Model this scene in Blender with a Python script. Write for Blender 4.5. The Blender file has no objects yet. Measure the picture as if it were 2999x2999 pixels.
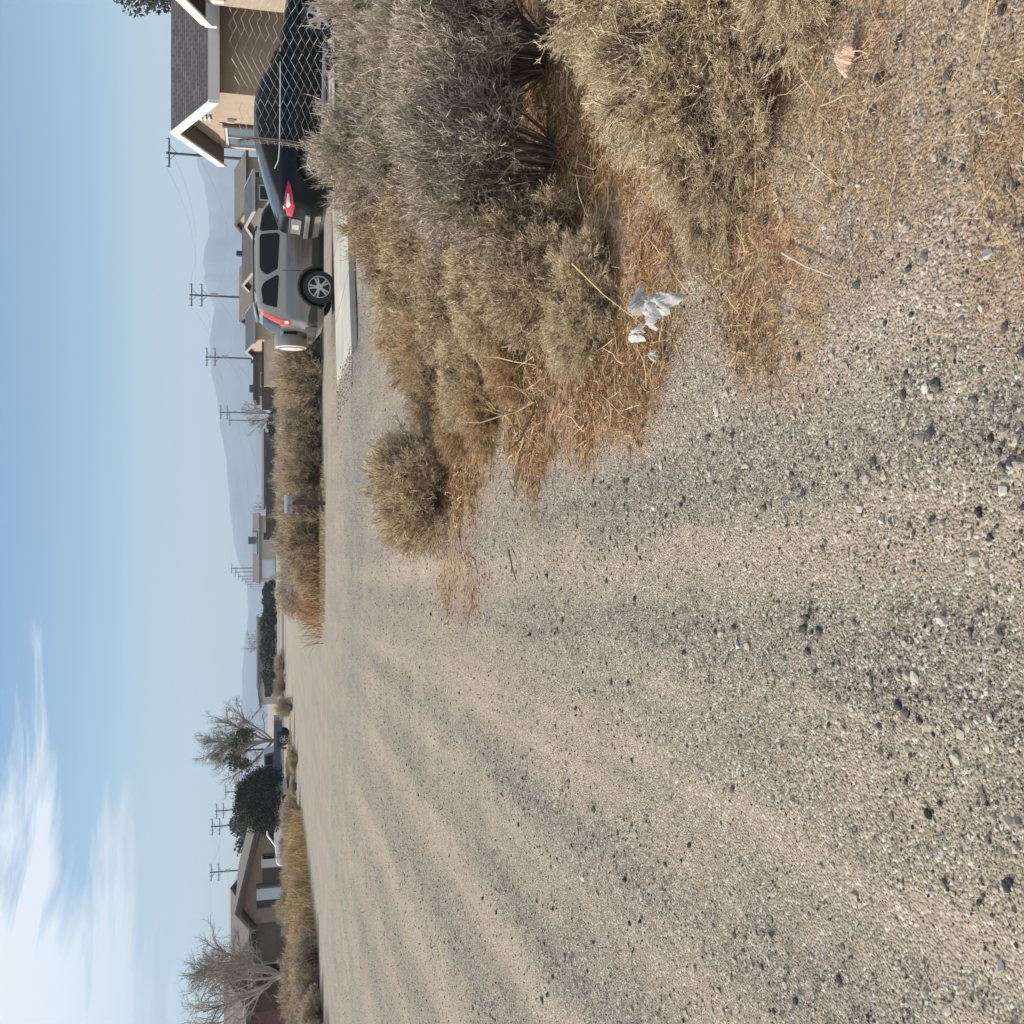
import bpy, bmesh, math, random
import numpy as np
from mathutils import Vector, Matrix
R = math.radians
rng = np.random.default_rng(7)
random.seed(7)
scene = bpy.context.scene
C = scene.collection

# ------------------------------------------------------------------ camera
F = 2950.0; HZ = 782.0; CAMZ = 1.45
PITCH = math.atan((1500-HZ)/F)
cam_d = bpy.data.cameras.new('camera'); cam = bpy.data.objects.new('camera', cam_d); C.objects.link(cam)
cam_d.sensor_width = 36; cam_d.lens = 36*F/2999; cam_d.clip_start = .05; cam_d.clip_end = 20000
fw = Vector((0, math.cos(PITCH), -math.sin(PITCH))); dn = Vector((0, -math.sin(PITCH), -math.cos(PITCH))); rt = Vector((1, 0, 0))
m = Matrix((dn, rt, -fw)).transposed().to_4x4(); m.translation = (0, 0, CAMZ); cam.matrix_world = m   # the phone was held on its side
scene.camera = cam
# ------------------------------------------------------------------ light
SUN_EL, SUN_A = R(33), R(14)      # sun to the left, a little beyond
sv = Vector((-math.cos(SUN_EL)*math.cos(SUN_A), math.cos(SUN_EL)*math.sin(SUN_A), math.sin(SUN_EL)))
sl = bpy.data.lights.new('sun', 'SUN'); sl.energy = 5.0; sl.angle = R(.5); sl.color = (1, .95, .87)
so = bpy.data.objects.new('sun', sl); C.objects.link(so); so.rotation_euler = sv.to_track_quat('Z', 'Y').to_euler()
w = bpy.data.worlds.new('World'); scene.world = w; w.use_nodes = True
nt = w.node_tree; nt.nodes.clear()
def N(t, tree=None, **k):
    n = (tree or nt).nodes.new(t)
    for a, b in k.items(): setattr(n, a, b)
    return n
out = N('ShaderNodeOutputWorld'); bg = N('ShaderNodeBackground'); sky = N('ShaderNodeTexSky', sky_type='NISHITA')
sky.sun_disc = False; sky.sun_elevation = SUN_EL; sky.sun_rotation = math.atan2(sv.x, sv.y)
sky.air_density = 1.0; sky.dust_density = .35; sky.ozone_density = 2.2
bg.inputs['Strength'].default_value = .084
hs = N('ShaderNodeHueSaturation'); hs.inputs['Saturation'].default_value = 1.5
geo = N('ShaderNodeTexCoord'); mp = N('ShaderNodeMapping'); mp.inputs['Scale'].default_value = (1.2, 1.2, 7.5); mp.inputs['Rotation'].default_value = (0, R(5), R(20))
nz = N('ShaderNodeTexNoise'); nz.inputs['Scale'].default_value = 2.6; nz.inputs['Detail'].default_value = 9; nz.inputs['Roughness'].default_value = .62; nz.inputs['Distortion'].default_value = .5
sx = N('ShaderNodeSeparateXYZ')
# more cloud towards the left (-x) and higher up
mA = N('ShaderNodeMath', operation='MULTIPLY_ADD'); mA.inputs[1].default_value = -.95; mA.inputs[2].default_value = -.465
mB = N('ShaderNodeMath', operation='MULTIPLY_ADD'); mB.inputs[1].default_value = 1.9
mC = N('ShaderNodeMath', operation='ADD')
rp = N('ShaderNodeMapRange'); rp.inputs['From Min'].default_value = .56; rp.inputs['From Max'].default_value = .70; rp.inputs['To Max'].default_value = 1
mix = N('ShaderNodeMix', data_type='RGBA'); mix.inputs['B'].default_value = (9.6, 9.9, 10.2, 1)
L = nt.links.new
L(geo.outputs['Generated'], mp.inputs['Vector']); L(mp.outputs[0], nz.inputs['Vector']); L(geo.outputs['Generated'], sx.inputs[0])
L(sx.outputs['X'], mA.inputs[0]); L(sx.outputs['Z'], mB.inputs[0]); L(mA.outputs[0], mB.inputs[2]); L(mB.outputs[0], mC.inputs[0]); L(nz.outputs['Fac'], mC.inputs[1])
L(mC.outputs[0], rp.inputs['Value']); L(rp.outputs[0], mix.inputs['Factor']); L(sky.outputs[0], hs.inputs['Color']); hb = N('ShaderNodeMix', data_type='RGBA'); hb.inputs['B'].default_value = (5.7, 6.2, 6.8, 1); hr_ = N('ShaderNodeMapRange', interpolation_type='SMOOTHSTEP'); hr_.inputs['From Min'].default_value = -.02; hr_.inputs['From Max'].default_value = .17; hr_.inputs['To Min'].default_value = .80; hr_.inputs['To Max'].default_value = 0
L(sx.outputs['Z'], hr_.inputs['Value']); L(hr_.outputs[0], hb.inputs['Factor']); L(hs.outputs[0], hb.inputs['A']); L(hb.outputs['Result'], mix.inputs['A']); L(mix.outputs['Result'], bg.inputs['Color']); L(bg.outputs[0], out.inputs[0])
scene.view_settings.view_transform = 'Standard'; scene.view_settings.look = 'None'; scene.view_settings.exposure = 0.40; scene.view_settings.gamma = 1
scene.cycles.max_bounces = 6; scene.cycles.diffuse_bounces = 3; scene.cycles.transparent_max_bounces = 8; scene.cycles.volume_bounces = 0

# ------------------------------------------------------------------ measuring helpers (photo row y -> right, photo column V -> down)
def ray(y, V): return (fw*F + rt*(2999-y-1500) + dn*(V-1500))
def G(y, V, z=0):
    d = ray(y, V); t = (z-CAMZ)/d.z; return Vector((d.x*t, d.y*t, z))
def P(y, V, Y):
    d = ray(y, V); t = Y/d.y; return Vector((d.x*t, Y, CAMZ+d.z*t))

# ------------------------------------------------------------------ materials
M = {}
def mat(name, col, rough=.8, metal=0, var=0, vscale=5, bump=0, bscale=30, spec=None, coat=0, vec='Object', col2=None):
    ma = bpy.data.materials.new(name); ma.use_nodes = True; t = ma.node_tree; b = t.nodes['Principled BSDF']
    b.inputs['Base Color'].default_value = (*col, 1); b.inputs['Roughness'].default_value = rough; b.inputs['Metallic'].default_value = metal
    if spec is not None: b.inputs['Specular IOR Level'].default_value = spec
    if coat: b.inputs['Coat Weight'].default_value = coat; b.inputs['Coat Roughness'].default_value = .06
    tc = N('ShaderNodeTexCoord', t)
    if var or col2:
        n = N('ShaderNodeTexNoise', t); n.inputs['Scale'].default_value = vscale; n.inputs['Detail'].default_value = 6
        t.links.new(tc.outputs[vec], n.inputs['Vector'])
        r = N('ShaderNodeMix', t, data_type='RGBA'); c2 = col2 or tuple(min(1, c*(1+var)) for c in col); c1 = col if col2 else tuple(c*(1-var) for c in col)
        r.inputs['A'].default_value = (*c1, 1); r.inputs['B'].default_value = (*c2, 1)
        mr = N('ShaderNodeMapRange', t); mr.inputs['From Min'].default_value = .35; mr.inputs['From Max'].default_value = .65
        t.links.new(n.outputs['Fac'], mr.inputs['Value']); t.links.new(mr.outputs[0], r.inputs['Factor']); t.links.new(r.outputs['Result'], b.inputs['Base Color'])
    if bump:
        n = N('ShaderNodeTexNoise', t); n.inputs['Scale'].default_value = bscale; n.inputs['Detail'].default_value = 4
        bu = N('ShaderNodeBump', t); bu.inputs['Strength'].default_value = bump; bu.inputs['Distance'].default_value = .02
        t.links.new(tc.outputs[vec], n.inputs['Vector']); t.links.new(n.outputs['Fac'], bu.inputs['Height']); t.links.new(bu.outputs[0], b.inputs['Normal'])
    M[name] = ma; return ma
def mat_tint(name, stops, rough=.85, transl=0, spec=.25):
    """colour picked by the per-piece random value stored in the mesh"""
    ma = bpy.data.materials.new(name); ma.use_nodes = True; t = ma.node_tree; b = t.nodes['Principled BSDF']
    a = N('ShaderNodeAttribute', t, attribute_name='tint'); cr = N('ShaderNodeValToRGB', t)
    oi = N('ShaderNodeObjectInfo', t); ad = N('ShaderNodeMath', t, operation='MULTIPLY_ADD'); ad.inputs[1].default_value = .22; ad.use_clamp = True
    sb = N('ShaderNodeMath', t, operation='SUBTRACT'); sb.inputs[1].default_value = .11
    t.links.new(oi.outputs['Random'], ad.inputs[0]); t.links.new(a.outputs['Fac'], sb.inputs[0]); t.links.new(sb.outputs[0], ad.inputs[2])
    e = cr.color_ramp.elements
    while len(e) < len(stops): e.new(.5)
    for el, (p, c) in zip(e, stops): el.position = p; el.color = (*c, 1)
    t.links.new(ad.outputs[0], cr.inputs['Fac']); t.links.new(cr.outputs['Color'], b.inputs['Base Color'])
    b.inputs['Roughness'].default_value = rough; b.inputs['Specular IOR Level'].default_value = spec
    M[name] = ma; return ma

# ------------------------------------------------------------------ object helpers
def tag(o, label=None, cat=None, group=None, kind=None):
    if label: o['label'] = label
    if cat: o['category'] = cat
    if group: o['group'] = group
    if kind: o['kind'] = kind
    return o
def empty(name, loc, label, cat, group=None, rz=0):
    o = bpy.data.objects.new(name, None); C.objects.link(o); o.location = loc; o.rotation_euler = (0, 0, rz); o.empty_display_size = .2
    return tag(o, label, cat, group)
def link(name, me, m=None, parent=None):
    if m is not None and len(me.materials) == 0: me.materials.append(m)
    o = bpy.data.objects.new(name, me); C.objects.link(o)
    if parent is not None: o.parent = parent
    return o
def np_mesh(name, V, faces_n, loops, tint=None, smooth=False, mat_idx=None):
    """V (n,3); faces_n: verts per face (array); loops: flat indices"""
    me = bpy.data.meshes.new(name); V = np.asarray(V, np.float32)
    me.vertices.add(len(V)); me.vertices.foreach_set('co', V.ravel())
    loops = np.asarray(loops, np.int32).ravel(); me.loops.add(len(loops)); me.loops.foreach_set('vertex_index', loops)
    faces_n = np.asarray(faces_n, np.int32); me.polygons.add(len(faces_n))
    st = np.zeros(len(faces_n), np.int32); st[1:] = np.cumsum(faces_n)[:-1]
    me.polygons.foreach_set('loop_start', st)
    me.polygons.foreach_set('use_smooth', np.full(len(faces_n), smooth))
    if tint is not None:
        a = me.attributes.new('tint', 'FLOAT', 'POINT'); a.data.foreach_set('value', np.asarray(tint, np.float32))
    me.update(calc_edges=True); me.validate(); return me
class MB:
    def __init__(s): s.bm = bmesh.new()
    def box(s, c, size, rz=0, rx=0, ry=0, bev=0):
        r = bmesh.ops.create_cube(s.bm, size=1, matrix=Matrix.Translation(c) @ Matrix.Rotation(rz, 4, 'Z') @ Matrix.Rotation(ry, 4, 'Y') @ Matrix.Rotation(rx, 4, 'X') @ Matrix.Diagonal((*size, 1)))
        if bev:
            ed = list({e for v in r['verts'] for e in v.link_edges}); bmesh.ops.bevel(s.bm, geom=ed, offset=bev, segments=2, affect='EDGES')
        return s
    def tube(s, pts, r0, r1=None, n=8):
        r1 = r0 if r1 is None else r1; pts = [Vector(p) for p in pts]; rings = []
        for i, p in enumerate(pts):
            t = (pts[min(i+1, len(pts)-1)]-pts[max(i-1, 0)]).normalized(); a = t.orthogonal().normalized() if i == 0 else (rings_a - t*rings_a.dot(t)).normalized()
            rings_a = a; b = t.cross(a); rr = r0+(r1-r0)*i/(len(pts)-1)
            rings.append([s.bm.verts.new(p+(a*math.cos(2*math.pi*k/n)+b*math.sin(2*math.pi*k/n))*rr) for k in range(n)])
        for q in range(len(rings)-1):
            for k in range(n): s.bm.faces.new((rings[q][k], rings[q][(k+1) % n], rings[q+1][(k+1) % n], rings[q+1][k]))
        s.bm.faces.new(rings[0][::-1]); s.bm.faces.new(rings[-1]); return s
    def prism(s, poly, off):
        """planar polygon (3D points) swept by the vector off"""
        a = [s.bm.verts.new(p) for p in poly]; b = [s.bm.verts.new(Vector(p)+Vector(off)) for p in poly]; n = len(a)
        s.bm.faces.new(a[::-1]); s.bm.faces.new(b)
        for k in range(n): s.bm.faces.new((a[k], a[(k+1) % n], b[(k+1) % n], b[k]))
        return s
    def lathe(s, prof, c, axis='Y', n=32):
        """prof: (radius, along) closed list"""
        rings = []
        for k in range(n):
            a = 2*math.pi*k/n; ring = []
            for r, h in prof:
                v = {'Y': (r*math.cos(a), h, r*math.sin(a)), 'X': (h, r*math.cos(a), r*math.sin(a)), 'Z': (r*math.cos(a), r*math.sin(a), h)}[axis]
                ring.append(s.bm.verts.new(Vector(v)+Vector(c)))
            rings.append(ring)
        q = len(prof)
        for k in range(n):
            for j in range(q):
                s.bm.faces.new((rings[k][j], rings[(k+1) % n][j], rings[(k+1) % n][(j+1) % q], rings[k][(j+1) % q]))
        return s
    def build(s, name, m, parent=None, smooth=False):
        bmesh.ops.recalc_face_normals(s.bm, faces=s.bm.faces)
        me = bpy.data.meshes.new(name); s.bm.to_mesh(me); s.bm.free()
        if smooth:
            me.polygons.foreach_set('use_smooth', np.full(len(me.polygons), True))
            try: me.set_sharp_from_angle(angle=R(38))
            except Exception: pass
        return link(name, me, m, parent)
def copy_tree(o, parent=None):
    c = o.copy(); C.objects.link(c)
    if parent is not None: c.parent = parent
    for ch in o.children: copy_tree(ch, c)
    return c

def nrm(v): return v/np.maximum(np.linalg.norm(v, axis=-1, keepdims=True), 1e-9)
def strands(Pl, rad, sides=2, tint=None):
    """polylines (n,k,3) with radii (n,k) -> verts, faces"""
    n, k, _ = Pl.shape
    T = np.empty_like(Pl); T[:, 1:-1] = Pl[:, 2:]-Pl[:, :-2]; T[:, 0] = Pl[:, 1]-Pl[:, 0]; T[:, -1] = Pl[:, -1]-Pl[:, -2]; T = nrm(T)
    q = nrm(rng.normal(size=(n, 1, 3))); A = nrm(np.cross(T, q)); B = np.cross(T, A)
    ang = np.arange(sides)*2*np.pi/sides
    V = Pl[:, :, None, :] + rad[:, :, None, None]*(A[:, :, None, :]*np.cos(ang)[None, None, :, None] + B[:, :, None, :]*np.sin(ang)[None, None, :, None])
    base = (np.arange(n)*k*sides)[:, None, None]
    j = np.arange(k-1)[None, :, None]*sides; s = np.arange(sides if sides > 2 else 1)[None, None, :]; s2 = (s+1) % sides
    f = np.stack([base+j+s, base+j+s2, base+j+sides+s2, base+j+sides+s], -1).reshape(-1, 4)
    tt = rng.random(n) if tint is None else tint
    return V.reshape(-1, 3), f, np.repeat(tt, k*sides)
def join_strands(name, parts):
    vs, fs, ts, o = [], [], [], 0
    for V, f, t in parts: vs.append(V); fs.append(f+o); ts.append(t); o += len(V)
    f = np.concatenate(fs); return np_mesh(name, np.concatenate(vs), np.full(len(f), 4), f.ravel(), np.concatenate(ts))
def grow(par, m, Ln, spread, up=0, outw=0, k=4, wig=.25, t0=.2, center=None, tmax=1, flat=None, lv=.5):
    n, kk, _ = par.shape; idx = rng.integers(0, n, m); t = t0+(tmax-t0)*rng.random(m)**.8
    ft = t*(kk-1); i0 = np.minimum(ft.astype(int), kk-2); fr = (ft-i0)[:, None]
    p0 = par[idx, i0]*(1-fr)+par[idx, i0+1]*fr; tg = nrm(par[idx, i0+1]-par[idx, i0])
    d = tg+rng.normal(size=(m, 3))*spread; d[:, 2] += up
    if outw:
        c = p0-(center if center is not None else np.array([0, 0, .2])); d += nrm(c)*outw
    d = nrm(d); ln = Ln*(1-lv/2+lv*rng.random(m))*(1.15-.5*t)
    Pl = np.empty((m, k, 3)); Pl[:, 0] = p0; st = (ln/(k-1))[:, None]
    for q in range(1, k):
        Pl[:, q] = Pl[:, q-1]+d*st; d = d+rng.normal(size=(m, 3))*wig; d[:, 2] += up*.25; d = nrm(d)
    return Pl
def taper(Pl, r0, r1): 
    n, k, _ = Pl.shape; a = np.linspace(0, 1, k)[None]; return (r0*(1-a)+r1*a)*(.75+.5*rng.random((n, 1)))

# ------------------------------------------------------------------ base materials
mat('white_paint', (.60, .60, .58), .5); mat('glass_dark', (.004, .005, .006), .04, spec=.17); mat('rubber', (.02, .02, .021), .75, bump=.2)
mat('plastic_black', (.02, .021, .023), .5); mat('alloy', (.58, .58, .59), .35, metal=.55); mat('chrome', (.75, .77, .8), .12, metal=1)
mat('wood_pole', (.075, .06, .05), .9, var=.25, vscale=3); mat('insulator', (.25, .26, .27), .5); mat('wire', (.14, .15, .16), .6)
mat('stucco', (.38, .295, .21), .92, var=.07, vscale=3, bump=.5, bscale=60); mat('stucco_pale', (.42, .38, .32), .9, var=.08, vscale=1)
mat('stucco_grey', (.30, .28, .26), .9, var=.08, vscale=1); mat('stucco_brown', (.15, .12, .095), .9, var=.08)
mat('roof_tan', (.125, .105, .09), .9, var=.16, vscale=2.5, bump=.4, bscale=12); mat('roof_grey', (.10, .105, .115), .9, var=.2, vscale=2)
mat('roof_blue', (.045, .055, .07), .85, var=.2, vscale=1); mat('trim_brown', (.06, .045, .04), .8); mat('brick_red', (.12, .055, .045), .9, var=.15)
mat('trim_pale', (.33, .32, .30), .6); mat('frame_grey', (.5, .5, .48), .5); mat('door_white', (.55, .6, .68), .6); mat('solar', (.02, .028, .045), .2)
mat('seam_dark', (.10, .09, .08), .95); mat('concrete', (.385, .365, .315), .85, var=.16, vscale=.9, bump=.15, bscale=90); mat('asphalt', (.10, .10, .102), .9, var=.2, vscale=.3)
mat('foliage_dark', (.022, .03, .018), .7, var=.3, vscale=6); mat('foliage_green', (.05, .065, .03), .7, var=.35, vscale=3)
mat('bark', (.13, .105, .085), .95, var=.25, vscale=8); mat('bark_dark', (.07, .055, .045), .95, var=.2)
mat('wood_orange', (.32, .16, .06), .8); mat('galv', (.40, .41, .42), .6, metal=.15); mat('rust_grey', (.20, .17, .14), .8); mat('rust_pipe', (.11, .07, .05), .8, metal=.2)
mat('lamp_red', (.45, .01, .015), .12, coat=1); mat('lamp_clear', (.65, .62, .6), .12, coat=1)
mat_tint('twig', [(0, (.13, .092, .065)), (.3, (.34, .262, .175)), (.6, (.59, .465, .30)), (1, (.80, .66, .44))])
mat_tint('twig_grey', [(0, (.14, .11, .09)), (.35, (.33, .275, .225)), (.7, (.54, .455, .36)), (1, (.70, .60, .47))])
mat_tint('twig_gold', [(0, (.20, .12, .065)), (.3, (.40, .25, .13)), (.65, (.56, .39, .21)), (1, (.66, .50, .30))])
mat_tint('stem', [(0, (.075, .052, .04)), (.5, (.15, .11, .08)), (1, (.27, .21, .15))])
mat_tint('straw', [(0, (.09, .05, .028)), (.3, (.29, .155, .07)), (.6, (.48, .29, .13)), (.85, (.52, .39, .23)), (1, (.62, .52, .37))])
mat_tint('grass_gold', [(0, (.30, .19, .08)), (.5, (.56, .38, .18)), (1, (.70, .53, .30))])
mat_tint('straw_pale', [(0, (.2, .14, .08)), (.5, (.42, .31, .18)), (1, (.56, .45, .28))])
mat_tint('treetwig', [(0, (.13, .105, .09)), (1, (.27, .225, .195))]); mat_tint('treetwig_pale', [(0, (.24, .205, .175)), (1, (.46, .40, .345))])
mat_tint('leaf_dark', [(0, (.012, .018, .012)), (.6, (.03, .04, .022)), (1, (.06, .07, .035))]); mat_tint('leaf_green', [(0, (.035, .042, .022)), (1, (.09, .10, .045))])
mat_tint('leaf_olive', [(0, (.03, .04, .03)), (1, (.09, .10, .07))])
mat_tint('stone', [(0, (.032, .03, .029)), (.28, (.085, .08, .072)), (.42, (.18, .165, .145)), (.56, (.34, .285, .22)), (.93, (.36, .32, .27)), (1, (.45, .42, .37))], rough=.85, spec=.3)

# ------------------------------------------------------------------ ground (one sheet to the horizon)
def sstep(a, b, x): t = np.clip((x-a)/(b-a), 0, 1); return t*t*(3-2*t)
def vnoise(x, y, s, seed=0):
    x = x*s+seed*17.3; y = y*s+seed*9.1; xi = np.floor(x); yi = np.floor(y); fx = x-xi; fy = y-yi; fx = fx*fx*(3-2*fx); fy = fy*fy*(3-2*fy)
    h = lambda a, b: np.modf(np.abs(np.sin(a*127.1+b*311.7+seed*74.7)*43758.5453))[0]
    return (h(xi, yi)*(1-fx)+h(xi+1, yi)*fx)*(1-fy)+(h(xi, yi+1)*(1-fx)+h(xi+1, yi+1)*fx)*fy
def litter_mask(x, y):
    n = (vnoise(x, y, 1.8, 1)-.5)*.7+(vnoise(x, y, 6, 2)-.5)*.3
    e0 = .34-.24*sstep(3.2, 5, y); a = sstep(e0, e0+.42, x+n*.9) * (1-sstep(9.3, 10.4, y+n*2))
    b = (1-sstep(.45, 1.05, np.hypot((x-.5)/1.2, (y-8.0)/1.6)+n*.9))*.8
    a = a*(1-.5*(1-sstep(2.3, 3.2, y))*(vnoise(x, y, 2.6, 61) > .45)); return np.clip(np.maximum(a, b), 0, 1)
def tracks(x, y):
    """wheel tracks (bare, pale) and the windrows of loose stone thrown up between them; the road runs slightly left"""
    xp = x+.068*y+(vnoise(x*0, y, .35, 51)-.5)*.07+(vnoise(x, y, 2.3, 52)-.5)*.09+(vnoise(x, y, 9, 54)-.5)*.10+(vnoise(x, y, 23, 55)-.5)*.06+.004*(y-6)**2*(y > 6)*(x < -1.5)*0
    t = np.zeros_like(xp)
    for c, w_, a_ in ((-.86, .15, 1), (-2.35, .20, .9), (.02, .14, .8), (-1.55, .12, .6), (-3.6, .25, .9), (-4.9, .25, .8), (-.42, .07, .4)): t = np.maximum(t, a_*np.exp(-((xp-c)/w_)**4))
    g = np.zeros_like(xp)
    for c, w_, a_ in ((-1.19, .12, 1), (-1.95, .13, .8), (.32, .15, .7), (-2.9, .18, .9), (-.28, .10, .45), (-4.2, .3, .8), (-5.6, .3, .8)): g = np.maximum(g, a_*np.exp(-((xp-c)/w_)**2))
    g = g*(.25+.75*vnoise(x, y, .6, 53))*(1-t)*.7; t = t*(.22+.38*vnoise(x*2.5, y*.5, .8, 56))
    fan = np.exp(-((y-16.6+.22*(x-1)+1.2*(vnoise(x, y, .5, 57)-.5))/2.0)**2)*(1-sstep(3.4, 4.6, x))*sstep(-6, -1, x)*(.5+.5*vnoise(x, y, 2.5, 58))
    return t*(x < 1.2)*(1-sstep(15, 22, y)), np.maximum(g*(x < 1.2)*(1-sstep(15, 24, y)), fan)
def ground_h(x, y):
    h = (vnoise(x, y, .9, 3)-.5)*.03+(vnoise(x, y, 3.1, 4)-.5)*.014+(vnoise(x*2.2, y*.25, 1.6, 5)-.5)*.018+(vnoise(x, y, 14, 6)-.5)*.006
    a_, b_ = tracks(x, y); h = h+(vnoise((x+.068*y)*9, y*.35, 1.6, 8)-.5)*.02*(x < .5)*(x > -5)*(.3+a_)-.018*a_+.010*b_
    sd = 2.6-.0836*(y-16.6)-x     # distance to the left of the slab end
    ramp = .118*(1-sstep(.25, 3.4, sd))*sstep(-.22, .0, sd)*sstep(15.4, 16.7, y)*(1-sstep(19.6, 21.2, y))
    return h*(1-sstep(9, 16, y)*.7)*(1-sstep(20, 40, y))-.012+ramp
def sheet():
    ys = [-40, -15, -6, -2]; y = -.5
    while y < 14: ys.append(y); y += .045+max(0, y-3)*.012
    while y < 4200: ys.append(y); y *= 1.06
    xs0 = np.concatenate([-np.geomspace(60, 6.05, 14), np.arange(-6, 6.01, .05), np.geomspace(6.05, 60, 14)])
    ys = np.array(ys); X = np.empty((len(ys), len(xs0))); Y = np.repeat(ys[:, None], len(xs0), 1)
    for i, yy in enumerate(ys): X[i] = xs0*max(1, yy/11)
    Z = ground_h(X, Y); nx = len(xs0); ny = len(ys)
    V = np.stack([X, Y, Z], -1).reshape(-1, 3); i = np.arange(ny-1)[:, None]*nx+np.arange(nx-1)[None]
    f = np.stack([i, i+1, i+nx+1, i+nx], -1).reshape(-1, 4); me = np_mesh('ground', V, np.full(len(f), 4), f.ravel(), smooth=True)
    tr_, wr_ = tracks(X, Y)
    for nm, val in (('litter', litter_mask(X, Y)), ('track', tr_), ('windrow', wr_)):
        a = me.attributes.new(nm, 'FLOAT', 'POINT'); a.data.foreach_set('value', val.ravel().astype(np.float32))
    return me
def ground_mat():
    ma = bpy.data.materials.new('ground'); ma.use_nodes = True; t = ma.node_tree; b = t.nodes['Principled BSDF']; l = t.links.new
    b.inputs['Roughness'].default_value = .95; b.inputs['Specular IOR Level'].default_value = .15
    g = N('ShaderNodeNewGeometry', t); sep = N('ShaderNodeSeparateXYZ', t); l(g.outputs['Position'], sep.inputs[0])
    def noise(sc, vec=None, det=4, rough=.55, scale3=None):
        n = N('ShaderNodeTexNoise', t); n.inputs['Scale'].default_value = sc; n.inputs['Detail'].default_value = det; n.inputs['Roughness'].default_value = rough
        mp = N('ShaderNodeMapping', t); mp.inputs['Scale'].default_value = scale3 or (1, 1, 1); l(g.outputs['Position'], mp.inputs['Vector']); l(mp.outputs[0], n.inputs['Vector']); return n.outputs['Fac']
    def mr(v, a, b_, c=0, d=1):
        n = N('ShaderNodeMapRange', t); n.inputs['From Min'].default_value = a; n.inputs['From Max'].default_value = b_; n.inputs['To Min'].default_value = c; n.inputs['To Max'].default_value = d; l(v, n.inputs['Value']); return n.outputs[0]
    def mixc(f, a, b_):
        n = N('ShaderNodeMix', t, data_type='RGBA')
        for k, v in (('Factor', f), ('A', a), ('B', b_)):
            if isinstance(v, tuple): n.inputs[k].default_value = (*v, 1)
            elif isinstance(v, float): n.inputs[k].default_value = v
            else: l(v, n.inputs[k])
        return n.outputs['Result']
    def mul(a, b_, op='MULTIPLY'):
        n = N('ShaderNodeMath', t, operation=op); n.use_clamp = op != 'ADD'
        for i, v in enumerate((a, b_)):
            if isinstance(v, float): n.inputs[i].default_value = v
            else: l(v, n.inputs[i])
        return n.outputs[0]
    tan, tan2, grey, dark = (.352, .285, .212), (.30, .243, .186), (.228, .207, .176), (.05, .05, .05)
    base = mixc(mr(noise(.9), .4, .6), tan, tan2)
    # blue grey gravel left in windrows beside the wheel tracks: long streaks along the road
    streak = noise(2.1, det=6, rough=.62, scale3=(1, .07, 1)); patch = noise(.5, det=3)
    gm = mr(mul(streak, mul(patch, .35, 'MULTIPLY'), 'ADD'), .60, .78)
    at_ = N('ShaderNodeAttribute', t, attribute_name='track'); aw_ = N('ShaderNodeAttribute', t, attribute_name='windrow')
    gm = mul(gm, .45); gw = mul(gm, aw_.outputs['Fac'], 'ADD'); cl = N('ShaderNodeClamp', t); l(gw, cl.inputs[0]); iv = N('ShaderNodeMath', t, operation='MULTIPLY_ADD'); iv.inputs[1].default_value = -.85; iv.inputs[2].default_value = 1; l(at_.outputs['Fac'], iv.inputs[0]); gm = mul(cl.outputs[0], iv.outputs[0])
    base = mixc(mul(at_.outputs['Fac'], .7), base, (.405, .328, .245))
    base = mixc(mul(gm, .8), base, grey)
    cross = noise(.9, det=4, scale3=(.06, 1, 1)); far = mr(sep.outputs['Y'], 12.0, 17.0)
    base = mixc(mul(mul(mr(cross, .46, .6), far), .65), base, (.28, .26, .235))
    far2 = mr(sep.outputs['Y'], 34.0, 60.0); base = mixc(mul(far2, .6), base, (.35, .29, .23))
    # grains of grit and small chips
    vor = N('ShaderNodeTexVoronoi', t); vor.inputs['Scale'].default_value = 110; l(g.outputs['Position'], vor.inputs['Vector'])
    hsv = N('ShaderNodeSeparateColor', t); l(vor.outputs['Color'], hsv.inputs[0])
    base = mixc(mul(mr(hsv.outputs[0], .66, .74), mul(mr(gm, 0, 1, .35, .85), iv.outputs[0])), base, (.075, .072, .068))
    base = mixc(mul(mr(hsv.outputs[1], .86, .9), .55), base, (.62, .58, .52))
    v2 = N('ShaderNodeTexVoronoi', t); v2.inputs['Scale'].default_value = 26; l(g.outputs['Position'], v2.inputs['Vector'])
    h2 = N('ShaderNodeSeparateColor', t); l(v2.outputs['Color'], h2.inputs[0])
    base = mixc(mul(mul(mr(h2.outputs[0], .74, .78), mr(v2.outputs['Distance'], .45, .3)), mul(mr(gm, 0, 1, .3, .95), iv.outputs[0])), base, (.075, .075, .078))
    lt = N('ShaderNodeAttribute', t, attribute_name='litter')
    base = mixc(mul(lt.outputs['Fac'], mr(noise(7, det=6), .3, .55)), base, mixc(mr(noise(28, det=6, rough=.7), .4, .6), (.18, .10, .053), (.39, .255, .145)))
    l(base, b.inputs['Base Color'])
    bu = N('ShaderNodeBump', t); bu.inputs['Strength'].default_value = .9; bu.inputs['Distance'].default_value = .010
    hgt = mul(mul(mr(vor.outputs['Distance'], 0, .7, 1, 0), .6), mul(mr(v2.outputs['Distance'], 0, .6, 1, 0), .18), 'ADD'); l(mul(hgt, noise(40, det=5), 'ADD'), bu.inputs['Height']); l(bu.outputs[0], b.inputs['Normal'])
    return ma
go = link('ground', sheet(), ground_mat()); tag(go, 'tan dirt and gravel road surface with wheel tracks', kind='structure')

# cross street far off, one thin sheet
rd = MB(); rd.prism([(-140, 92, .004), (260, 92, .004), (260, 104, .004), (-140, 104, .004)], (0, 0, .02)); o = rd.build('road', M['asphalt']); tag(o, kind='structure')

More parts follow.
